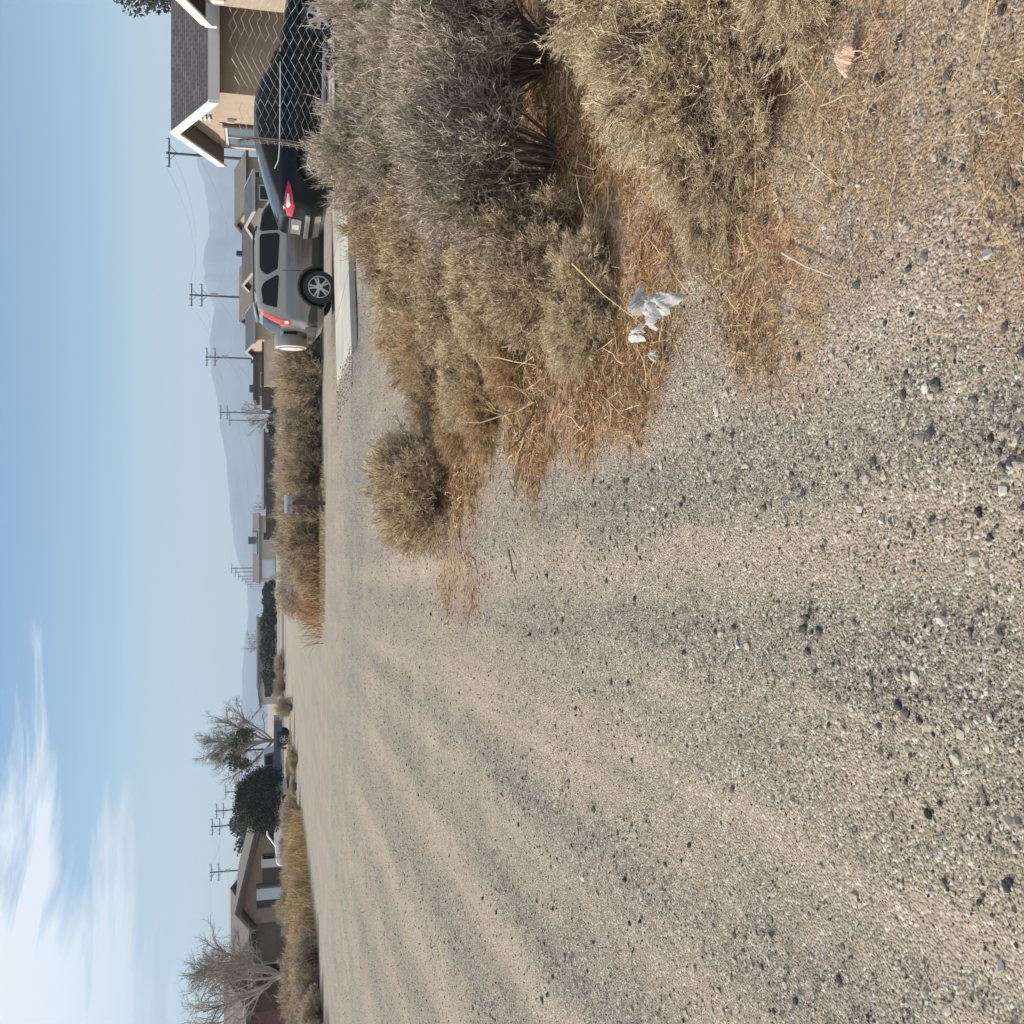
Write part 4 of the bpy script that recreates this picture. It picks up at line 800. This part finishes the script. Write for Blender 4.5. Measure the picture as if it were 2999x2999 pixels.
def gable_house(label, x, y, wdt, dep, hw, hr, wall, roof, axis='x', wins=(), trim='white_paint', name='house', over=.4, garage=None, extras=(), rz=0, grp=None, panel=None):
    """front wall (towards camera) at y; ridge along axis"""
    t = empty(name, (x, y, 0), label, 'house', grp, rz); b = MB()
    if axis == 'x':
        b.prism([(-wdt/2, 0, 0), (-wdt/2, dep, 0), (-wdt/2, dep, hw), (-wdt/2, dep/2, hr-.12), (-wdt/2, 0, hw)], (wdt, 0, 0)); b.build('wall', M[wall], t)
        r_ = MB(); sl = (hr-hw)/(dep/2)
        for ya in (-over, dep+over): r_.prism([(-wdt/2-over, ya, hw-sl*over+.02), (-wdt/2-over, dep/2, hr), (-wdt/2-over, dep/2, hr+.09), (-wdt/2-over, ya, hw-sl*over+.14)], (wdt+2*over, 0, 0))
        r_.build('roof', M[roof], t); b = MB(); b.box((0, -over-.03, hw-sl*over+.06), (wdt+2*over, .05, .2))
        for sx_ in (-1, 1): 
            for ya in (-over, dep+over): b.prism([(sx_*(wdt/2+over+.03), ya, hw-sl*over-.1), (sx_*(wdt/2+over+.03), dep/2, hr-.1), (sx_*(wdt/2+over+.03), dep/2, hr+.12), (sx_*(wdt/2+over+.03), ya, hw-sl*over+.16)], (-sx_*.027, 0, 0))
        b.build('trim', M[trim], t)
    else:
        b.prism([(-wdt/2, 0, 0), (wdt/2, 0, 0), (wdt/2, 0, hw), (0, 0, hr-.12), (-wdt/2, 0, hw)], (0, dep, 0)); b.build('wall', M[wall], t)
        r_ = MB(); sl = (hr-hw)/(wdt/2)
        for xa in (-wdt/2-over, wdt/2+over): r_.prism([(xa, -over, hw-sl*over+.02), (0, -over, hr), (0, -over, hr+.09), (xa, -over, hw-sl*over+.14)], (0, dep+2*over, 0))
        r_.build('roof', M[roof], t); b = MB()
        for xa in (-wdt/2-over, wdt/2+over): b.prism([(xa, -over-.03, hw-sl*over-.1), (0, -over-.03, hr-.12), (0, -over-.03, hr+.12), (xa, -over-.03, hw-sl*over+.16)], (0, .027, 0))
        b.build('trim', M[trim], t)
    for (wx, wz, ww, wh) in wins:
        b = MB(); b.box((wx, -.01, wz), (ww+.16, .06, wh+.16)); f = b.build('window', M['frame_grey'], t); b = MB(); b.box((wx, -.035, wz), (ww, .03, wh)); b.build('pane', M['glass_dark'], f)
    for nm, c, sz, mm in extras: b = MB(); b.box((c[0], c[1], c[2] if c[2] < 50 else hr+c[2]-50), sz); b.build(nm, M[mm], t)
    if panel:
        x0, x1, f0, f1 = panel; zz = lambda f: hw+(hr-hw)*f+.20; yy = lambda f: dep/2*f
        b = MB(); b.prism([(x0, yy(f0), zz(f0)), (x1, yy(f0), zz(f0)), (x1, yy(f1), zz(f1)), (x0, yy(f1), zz(f1))], (0, 0, .08)); b.build('solar_panel', M['solar'], t)
    return t
# left: brown roofed house with carport wing
def Hs(y, V, Y): return P(y, V, Y)
YL = 60
pl, pr = P(2935, 738, YL), P(2690, 738, YL); zr = P(2800, 680, YL+4).z
gable_house('long low brown roofed house behind the bare tree at the left', (pl.x+pr.x)/2, YL, pr.x-pl.x, 8, pl.z+.1, zr, 'stucco_brown', 'roof_tan', 'x', [(-1.2, 1.2, 1.8, 1.0), (-4.3, 1.3, 1.2, .9)], trim='trim_brown',
   extras=[('shutter', (3.0, -.03, 1.2), (.9, .05, 2.0), 'trim_brown'), ('wainscot', (-4.3, -.05, .45), (1.9, .08, .9), 'brick_red')])
ga, gb = P(2662, 695, YL-1), P(2420, 752, YL-1)   # low mono sloped carport wing seen from its open side
t = empty('house_wing', (ga.x, YL-1, 0), 'tan wing with a long sloping roof and white garage door beside the brown roofed house', 'house')
q = lambda x, z, y=0: Vector((x-ga.x, y, z))
mat('stucco_tan', (.27, .22, .165), .9, var=.1)
b = MB(); b.prism([q(pr.x+.1, 0), q(gb.x-.4, 0), q(gb.x-.4, gb.z-.22), q(ga.x+.1, ga.z-.26), q(pr.x+.1, ga.z-1.0)], (0, 6.5, 0)); b.build('wall', M['stucco_tan'], t)
b = MB(); b.prism([q(pr.x-.2, ga.z-1.05, -.7), q(ga.x, ga.z-.13, -.7), q(gb.x, gb.z-.1, -.7), q(gb.x, gb.z+.1, -.7), q(ga.x, ga.z+.12, -.7), q(pr.x-.2, ga.z-.85, -.7)], (0, 8, 0)); b.build('roof', M['roof_tan'], t)
b = MB(); b.prism([q(ga.x-.1, ga.z-.24, -.76), q(gb.x, gb.z-.2, -.76), q(gb.x, gb.z+.02, -.76), q(ga.x-.1, ga.z+.02, -.76)], (0, .05, 0)); b.build('trim', M['trim_brown'], t)
gd0, gd1 = P(2636, 752, YL-1), P(2597, 815, YL-1); b = MB(); b.box(q((gd0.x+gd1.x)/2, gd0.z/2, -.04), (gd1.x-gd0.x, .08, gd0.z)); b.build('garage_door', M['door_white'], t)
for yy, ww in ((2644, .22), (2655, .12), (2592, .14)): g = P(yy, 752, YL-1); b = MB(); b.box(q(g.x, g.z/2, -.08), (ww, .1, g.z)); b.build('post', M['trim_brown'], t)
for yy0, yy1 in ((2590, 2545), (2515, 2500), (2445, 2425)): 
    g0, g1 = P(yy0, 772, YL-1), P(yy1, 772, YL-1); b = MB(); b.box(q((g0.x+g1.x)/2, g0.z/2+.1, -.05), (g1.x-g0.x, .06, g0.z-.1)); b.build('door_panel', M['trim_brown'], t)
g0, g1 = P(2540, 768, YL-1), P(2506, 768, YL-1); b = MB(); b.box(q((g0.x+g1.x)/2, g0.z/2+.1, -.05), (g1.x-g0.x, .06, g0.z-.1)); b.build('door', M['white_paint'], t)
g = P(2975, 650, 56); gable_house('pale roofed house cut by the left edge behind the bare tree', P(2948, 700, 56).x-4.2, 56, 7.6, 8, 2.5, P(2950, 660, 60).z, 'brick_red', 'roof_tan', 'x', [(1.4, 1.3, 1.4, 1.0)], trim='trim_brown')
# middle
def mid(label, ya, yb, Vr, Y, dep, hw, wall, roof, axis='x', **k):
    a, b = P(ya, 782, Y), P(yb, 782, Y); zr = P(ya, Vr, Y+dep/2).z; return gable_house(label, (a.x+b.x)/2, Y, abs(b.x-a.x), dep, hw, zr, wall, roof, axis, **{'trim': 'trim_pale', **k})
mid('grey ranch house with a dark solar panel on its roof', 1700, 1510, 742, 172, 10, 2.6, 'stucco_pale', 'roof_tan', trim='roof_grey', wins=[(-4, 1.5, 1.2, 1), (2, 1.5, 1.2, 1)], panel=(-1.0, 2.6, .12, .75), extras=[('cooler', (1.2, 4.6, 50.35), (1.2, 1.2, .9), 'roof_grey'), ('garage_door', (-3.4, -.05, 1.2), (3, .06, 2.1), 'door_white')])
mid('grey house wing behind the dark hedge', 2008, 1825, 753, 150, 9, 2.7, 'stucco_grey', 'roof_grey', trim='stucco_grey')
mid('pale gabled house left of the dark hedge', 2062, 1990, 758, 146, 6, 2.3, 'stucco_pale', 'roof_grey', 'y', trim='roof_grey', wins=[(0, 1.3, 1.4, .9)])
mid('long low brown shed behind the brush row', 1480, 1265, 769, 130, 6, 1.7, 'stucco_brown', 'roof_tan', trim='trim_brown', wins=[(-3, 1.2, .8, .6), (2, 1.2, .8, .6)])
mid('blue grey flat roofed house between two utility poles', 1160, 1000, 750, 95, 8, 2.5, 'stucco_brown', 'roof_blue', trim='trim_brown', wins=[(-1, 1.5, 1.2, .9)], extras=[('cooler', (-1.4, 3.9, 50.25), (.7, .8, .7), 'roof_grey'), ('vent_hood', (1.2, 3.9, 50.2), (.35, .3, .5), 'roof_grey')])
mid('dark blue roofed house left of the silver suv roof', 995, 905, 722, 88, 9, 2.5, 'stucco', 'roof_blue')
mid('grey hip roofed house behind the silver suv', 900, 765, 704, 92, 10, 2.6, 'stucco_grey', 'roof_tan', trim='roof_grey')
mid('brown roofed house with chimneys behind the silver suv', 790, 590, 712, 86, 9, 2.6, 'stucco_brown', 'trim_brown', extras=[('chimney', (-.5, 4.5, 50.2), (.4, .4, .7), 'trim_brown')])
mid('dark house with white trimmed porch gable beside the black car tail', 610, 520, 720, 78, 8, 2.4, 'stucco_brown', 'roof_blue', trim='trim_pale', wins=[(0, 1.5, 1, .9)])
mid('brown two level house at the left corner of the tan stucco house', 600, 462, 690, 84, 10, 3.0, 'stucco', 'roof_tan', trim='trim_brown', wins=[(.3, 2.4, .8, .7), (-1.5, 2.2, .8, .7)], extras=[('fence_panel', (1.8, -1.2, 1.2), (1.6, .08, 1.6), 'wood_orange')])

# ------------------------------------------------------------------ pale block wall behind the brush row and dark garden fences
def wall_run(label, y0, y1, Vt, Y, m, name='garden_wall', cat='wall', th=.2, posts=0):
    a, b = P(y0, Vt, Y), P(y1, Vt, Y); t = empty(name, ((a.x+b.x)/2, Y, 0), label, cat); q = MB(); q.box((0, 0, a.z/2), (abs(b.x-a.x), th, a.z)); q.build('panel', m, t); q = MB(); q.box((0, 0, a.z+.04), (abs(b.x-a.x)+.06, th+.08, .07)); q.build('coping', m, t)
    return t
mat('wall_peach', (.52, .40, .30), .9, var=.05)
wall_run('long pale peach wall above the brush row left of the silver suv', 1130, 995, 778, 60, M['wall_peach'])
wall_run('dark brown board fence behind the brush row', 1565, 1290, 783, 70, M['trim_brown'], 'board_fence', 'fence', .08)
wall_run('maroon board fence by the grey ranch house', 1575, 1500, 781, 120, mat('maroon', (.07, .03, .035), .8), 'board_fence', 'fence', .08)
wall_run('dark fence behind the peach wall', 1200, 1000, 770, 85, M['trim_brown'], 'board_fence', 'fence', .08)

# ------------------------------------------------------------------ trees
def bare_tree(loc, H, label, seed, lean=0, dens=1.0, mt='treetwig', spread=1.0, trunk_h=.16):
    global rng
    k = rng; rng = np.random.default_rng(seed); t = empty('bare_tree', loc, label, 'tree')
    T = np.zeros((1, 5, 3)); T[0, :, 2] = np.linspace(0, H*trunk_h*1.4, 5); T[0, :, 0] += np.linspace(0, lean*.2, 5)
    n0 = 9; a = np.arange(n0)*6.283/n0+rng.random(n0)*.6; el = .55+.9*rng.random(n0); d = np.stack([np.cos(a)*np.cos(el)*spread, np.sin(a)*np.cos(el)*spread, np.sin(el)], -1); d = nrm(d)
    L0 = np.empty((n0, 7, 3)); L0[:, 0] = T[0, 3]+rng.normal(size=(n0, 3))*[.02, .02, H*.03]
    for q in range(1, 7): L0[:, q] = L0[:, q-1]+d*(H*.62/6)*(.8+.4*rng.random((n0, 1))); d = nrm(d+rng.normal(size=(n0, 3))*.16+[0, 0, .06])
    c = np.array([0, 0, H*.35])
    L1 = grow(L0, int(60*dens), H*.27, .62, up=.10, outw=.2, k=5, wig=.18, center=c, t0=.2); L2 = grow(L1, int(460*dens), H*.12, .75, up=.06, outw=.15, k=4, wig=.32, center=c); L3 = grow(L2, int(1700*dens), H*.055, .8, up=.05, outw=.1, k=3, wig=.35, center=c)
    r = H*.022
    link('trunk', join_strands('trunk', [strands(T, taper(T, r*1.1, r*.9), 10), strands(L0, taper(L0, r*.55, r*.18), 6)]), M[mt], t)
    link('crown', join_strands('crown', [strands(L1, taper(L1, r*.2, r*.09), 4), strands(L2, taper(L2, r*.085, r*.045), 3), strands(L3, taper(L3, r*.042, r*.024), 3)]), M[mt], t); rng = k; return t
def place_tree(y, Vt, Y, label, seed, **kw):
    p = P(y, Vt, Y); return bare_tree((p.x, Y, 0), p.z, label, seed, **kw)
place_tree(2180, 580, 86, 'large round bare tree above the pickup truck', 21, dens=2.7)
place_tree(2890, 478, 52, 'tall bare tree in front of the brown roofed house at the left edge', 22, dens=2.2, mt='treetwig_pale', spread=1.1, trunk_h=.1)
place_tree(1215, 695, 108, 'bare tree behind the pair of utility poles', 23, dens=.8)
place_tree(1485, 732, 140, 'small bare tree right of the grey ranch house', 24, dens=.5)
place_tree(1885, 708, 160, 'bare tree behind the dark hedge', 25, dens=.5)
def leafy(loc, rx, ry, rz_, n, label, mt, seed, leaf=.08, zc=None, name='evergreen_tree', cat='tree', clumps=60, trunk=True):
    global rng
    k = rng; rng = np.random.default_rng(seed); t = empty(name, loc, label, cat); zc = rz_ if zc is None else zc
    cd = nrm(rng.normal(size=(clumps, 3))); cd[:, 2] = np.abs(cd[:, 2])*1.2-.25; cc = nrm(cd)*(.62+.3*rng.random((clumps, 1))); cr = .24+.16*rng.random(clumps)
    i = rng.integers(0, clumps, n); p = cc[i]+nrm(rng.normal(size=(n, 3)))*cr[i][:, None]*(rng.random((n, 1))**.33); p = p*[rx, ry, rz_]+[0, 0, zc]; p[:, 2] = np.maximum(p[:, 2], .05)
    a = nrm(rng.normal(size=(n, 3))); b = nrm(np.cross(a, rng.normal(size=(n, 3)))); s = leaf*(.6+.8*rng.random((n, 1)))
    V = np.stack([p-a*s, p+b*s*.5, p+a*s, p-b*s*.5], 1).reshape(-1, 3); f = np.arange(n*4)
    tn = np.repeat(np.clip(rng.random(clumps)[i]*.6+rng.random(n)*.4, 0, 1), 4); link('crown', np_mesh('crown', V, np.full(n, 4), f, tn), M[mt], t)
    if trunk: T = np.zeros((1, 4, 3)); T[0, :, 2] = np.linspace(0, zc, 4); link('trunk', join_strands('trunk', [strands(T, taper(T, rx*.07, rx*.04), 8)]), M['bark_dark'], t)
    rng = k; return t
p = P(2350, 700, 57); leafy((p.x, 57, 0), 1.62, 1.6, p.z*.56, 42000, 'large dense dark rounded evergreen between pickup truck and house', 'leaf_dark', 31, .06, p.z*.47, clumps=170)
p = P(2200, 665, 78); leafy((p.x, 78, 0), 1.5, 1.5, 1.4, 1500, 'green leafy tree growing under the bare tree crown', 'leaf_green', 32, .12, 3.0, clumps=14)
p = P(2430, 690, 95); leafy((p.x, 95, 0), 2.6, 2.4, 2.4, 6000, 'green tree behind the tan wing roof', 'leaf_olive', 33, .12, p.z-2.0, clumps=40)
for i, (y, V, Y, r, lab) in enumerate([(1745, 772, 135, 1.9, 'brownish end of the hedge below the utility poles'), (1790, 782, 130, 1.6, 'small dark bush in the dip of the hedge'), (1850, 762, 128, 3.0, 'tall dark evergreen bush before the grey wing'), (1910, 768, 127, 3.2, 'middle dark evergreen bush before the grey wing'), (1965, 772, 126, 2.8, 'left dark evergreen bush before the grey wing')]):
    p = P(y, V, Y); leafy((p.x, Y, 0), r, 2, p.z*.58, 6500, lab, 'leaf_dark', 40+i, .16, p.z*.45, 'evergreen_shrub', 'shrub', 50, False)
for i, (y, V, Y) in enumerate([(1320, 788, 90), (1400, 790, 92), (1470, 788, 95), (1250, 786, 92)]):
    p = P(y, V, Y); leafy((p.x, Y, 0), 2.4, 1.2, p.z*.6, 2500, ['low dark hedge clump behind the brush row, second from the suv side', 'low dark hedge clump right behind the mailbox', 'low dark hedge clump left of the mailbox', 'low dark hedge clump behind the bare tree'][i], 'leaf_dark', 60+i, .12, p.z*.4, 'hedge_clump', 'hedge', 30, False)
p = P(-260, 290, 44); leafy((p.x, 44, 0), 3.2, 3.0, 3.0, 26000, 'olive green tree rising behind the shingle roof at the right edge', 'leaf_olive', 70, .11, P(-60, 345, 44).z-.9, clumps=70)

# ------------------------------------------------------------------ utility poles and lines
def pole_mesh(kind):
    t = empty('utility_pole', (0, 0, 0), 'x', 'utility pole'); H = 11
    b = MB(); b.tube([(0, 0, 0), (0, 0, H)], .17, .11, 10); b.build('pole', M['wood_pole'], t, True)
    arms = {2: (H-.25, H-1.5), 1: (H-.3,), 3: (H-.25, H-.9)}[kind]; wd = 2.9
    for z in arms:
        b = MB(); b.box((0, -.14, z), (wd, .12, .14)); b.tube([(-.75, -.16, z), (0, -.16, z-.7)], .03, n=5); b.tube([(.75, -.16, z), (0, -.16, z-.7)], .03, n=5); ar = b.build('crossarm', M['wood_pole'], t)
        for x in (-wd/2+.1, -wd/2+.9, wd/2-.1): b = MB(); b.lathe([(.001, 0), (.06, 0), (.075, .09), (.05, .16), (.07, .2), (.04, .28), (.001, .28)], (x, -.14, z+.07), 'Z', 8); b.build('insulator', M['insulator'], ar)
    if kind == 2: b = MB(); b.tube([(.18, -.1, H-2.6), (.18, -.1, H-3.5)], .15, n=10); b.build('transformer', M['insulator'], t, True)
    return t
base = {k: pole_mesh(k) for k in (1, 2)}
used = {1: False, 2: False}; tops = {}
def upole(y, Vt, kind, label, grp, key, rz=0, H=11):
    el = math.atan((1500-Vt)/F)-PITCH; Y = (H-CAMZ)/math.tan(el); p = P(y, Vt, Y)
    o = base[kind] if not used[kind] else copy_tree(base[kind]); used[kind] = True
    o.location = (p.x, Y, 0); o.rotation_euler = (0, 0, rz); o.scale = (1, 1, H/11); tag(o, label, 'utility pole', grp); tops[key] = Vector((p.x, Y, H)); return o
GP = 'utility poles in the distance'
upole(447, 487, 1, 'utility pole rising behind the tan stucco house gable', GP, 'E')
upole(863, 556, 2, 'tall double armed utility pole above the silver suv', GP, 'A')
upole(1045, 602, 2, 'double armed utility pole left of the silver suv', GP, 'B')
upole(1207, 644, 2, 'double armed utility pole before the bare tree', GP, 'C')
upole(1230, 670, 1, 'thinner single armed utility pole next to the bare tree', GP, 'C2')
for i in range(9):
    f = 1/(1-.0); yy = [1664, 1675, 1687, 1696, 1704, 1711, 1717, 1723, 1729][i]; vv = [676, 687, 697, 708, 717, 725, 733, 740, 746][i]
    upole(yy, vv, 1, ['tallest looking', 'second', 'third', 'fourth', 'fifth', 'sixth', 'seventh', 'eighth', 'last and smallest'][i]+' utility pole of the receding row over the grey ranch house', 'utility poles in the receding row', 'D%d' % i, rz=.5)
upole(2320, 658, 1, 'utility pole at the left of the big bare tree', GP, 'F'); upole(2375, 631, 2, 'utility pole over the dark rounded evergreen', GP, 'Gq'); upole(2421, 618, 2, 'utility pole over the tan wing ridge', GP, 'Hq'); upole(2555, 615, 2, 'utility pole nearest the brown roofed house', GP, 'I')
upole(2290, 690, 1, 'short distant utility pole behind the big bare tree', GP, 'J')
def line(p0, p1, sag, label, dz=0, r=.012):
    n = 16; pts = [p0.lerp(p1, i/n)+Vector((0, 0, dz-sag*4*(i/n)*(1-i/n))) for i in range(n+1)]; b = MB(); b.tube(pts, r, n=4); o = b.build('power_line', M['wire']); tag(o, label, 'power line', 'power lines between the distant poles'); return o
LB = 'thin power line sagging between distant utility poles'
NM = {'E': 'behind the stucco house', 'A': 'above the silver suv', 'B': 'left of the suv', 'C': 'by the bare tree', 'I': 'by the brown roofed house', 'Hq': 'over the tan wing', 'Gq': 'over the evergreen', 'F': 'left of the big bare tree', 'D0': 'first in the receding row', 'D1': 'second in the receding row', 'D2': 'third in the receding row'}
for a_, b_ in (('E', 'A'), ('A', 'B'), ('B', 'C'), ('I', 'Hq'), ('Hq', 'Gq'), ('Gq', 'F'), ('C', 'D0'), ('D0', 'D1'), ('D1', 'D2')):
    wh = NM[a_]+' and '+NM[b_]
    for dx in (-1.3, 1.3): line(tops[a_]+Vector((dx, 0, 0)), tops[b_]+Vector((dx, 0, 0)), 1.6, '%s wire between poles %s' % ('left' if dx < 0 else 'right', wh))
    line(tops[a_], tops[b_], 2.2, 'lower wire between poles '+wh, dz=-3)
for p0, p1, sg, lb in [(tops['I']+Vector((-1.3, 0, 0)), Vector((-70, 55, 9)), 1.5, 'upper wire running left from the pole by the brown roofed house'), (tops['I']+Vector((0, 0, -3)), Vector((-70, 55, 7)), 1.5, 'lower wire running left from the pole by the brown roofed house'),
    (tops['A']+Vector((0, 0, -3.5)), P(690, 745, 90), 1, 'service wire from the pole above the suv down to the brown roof'), (tops['A']+Vector((0, 0, -3.2)), P(640, 735, 88), 1, 'service wire from the pole above the suv to the dark porch house'),
    (tops['B']+Vector((0, 0, -3.5)), P(1160, 760, 95), .6, 'service wire from the pole left of the suv to the flat roofed house'), (tops['C']+Vector((0, 0, -3)), P(1420, 755, 150), 1, 'service wire from the pole by the bare tree towards the long shed')]: line(p0, p1, sg, lb)

# ------------------------------------------------------------------ mountains and haze
prof = [(-900, 560), (-300, 540), (0, 560), (300, 566), (465, 578), (500, 584), (540, 598), (560, 601), (590, 607), (640, 612), (690, 612), (720, 603), (770, 597), (820, 600), (855, 610), (900, 625), (930, 624), (1000, 612), (1040, 617), (1080, 620), (1170, 637), (1250, 645), (1340, 664), (1430, 670), (1480, 672), (1530, 677), (1600, 687), (1640, 697), (1680, 715), (1720, 724), (1780, 728), (1850, 722), (1950, 712), (2040, 709), (2150, 700), (2250, 690), (2330, 694), (2400, 705), (2500, 712), (2570, 690), (2610, 682), (2650, 700), (2720, 716), (2850, 715), (2999, 710), (3500, 700), (4200, 712)]
YM = 2600
ys = np.array([p_[0] for p_ in prof], float); vs_ = np.array([p_[1] for p_ in prof], float); yi = np.arange(-900, 4200, 8.0); vi = np.interp(yi, ys, vs_)+(vnoise(yi, yi*0, .04, 31)-.5)*5+(vnoise(yi, yi*0, .15, 32)-.5)*2
rowsV = []
for k_, fr in enumerate(np.linspace(0, 1, 14)):
    row = []
    for y_, v_ in zip(yi, vi):
        Y = YM*(.70+.30*fr); top = P(y_, v_, YM); x = top.x*(.72+.28*fr); n_ = vnoise(np.array(y_), np.array(fr*900), .012, 41)*.5+vnoise(np.array(y_), np.array(fr*900), .035, 42)*.3
        z = top.z*(fr**1.25)*(1-.28*float(n_)*(1-fr)*1.5*(fr > 0)); row.append((x, Y+60*float(n_)*(1-fr), z-(3 if fr == 0 else 0)))
    rowsV.append(row)
back = [(x*1.15, y+500, -3) for x, y, z in rowsV[-1]]; rowsV.append(back)
A_ = np.array(rowsV); nr, ncl, _ = A_.shape; i = np.arange(nr-1)[:, None]*ncl+np.arange(ncl-1)[None]; f = np.stack([i, i+1, i+ncl+1, i+ncl], -1).reshape(-1, 4)
mat('mountain', (.10, .115, .15), .95, var=.2, vscale=.006, vec='Object')
mo = link('hills', np_mesh('hills', A_.reshape(-1, 3), np.full(len(f), 4), f.ravel()[::-1], smooth=True), M['mountain']); tag(mo, kind='structure')
hz = MB(); hz.box((0, 1650, 190), (4700, 4100, 384)); ho = hz.build('haze', None)
hm = bpy.data.materials.new('haze'); hm.use_nodes = True; t = hm.node_tree; t.nodes.clear(); oo = N('ShaderNodeOutputMaterial', t); pv = N('ShaderNodeVolumePrincipled', t); pv.inputs['Density'].default_value = .00040; pv.inputs['Color'].default_value = (.68, .84, 1.0, 1); pv.inputs['Anisotropy'].default_value = 0
t.links.new(pv.outputs[0], oo.inputs['Volume']); ho.data.materials.append(hm); tag(ho, 'pale blue haze filling the valley air', 'haze', kind='stuff')
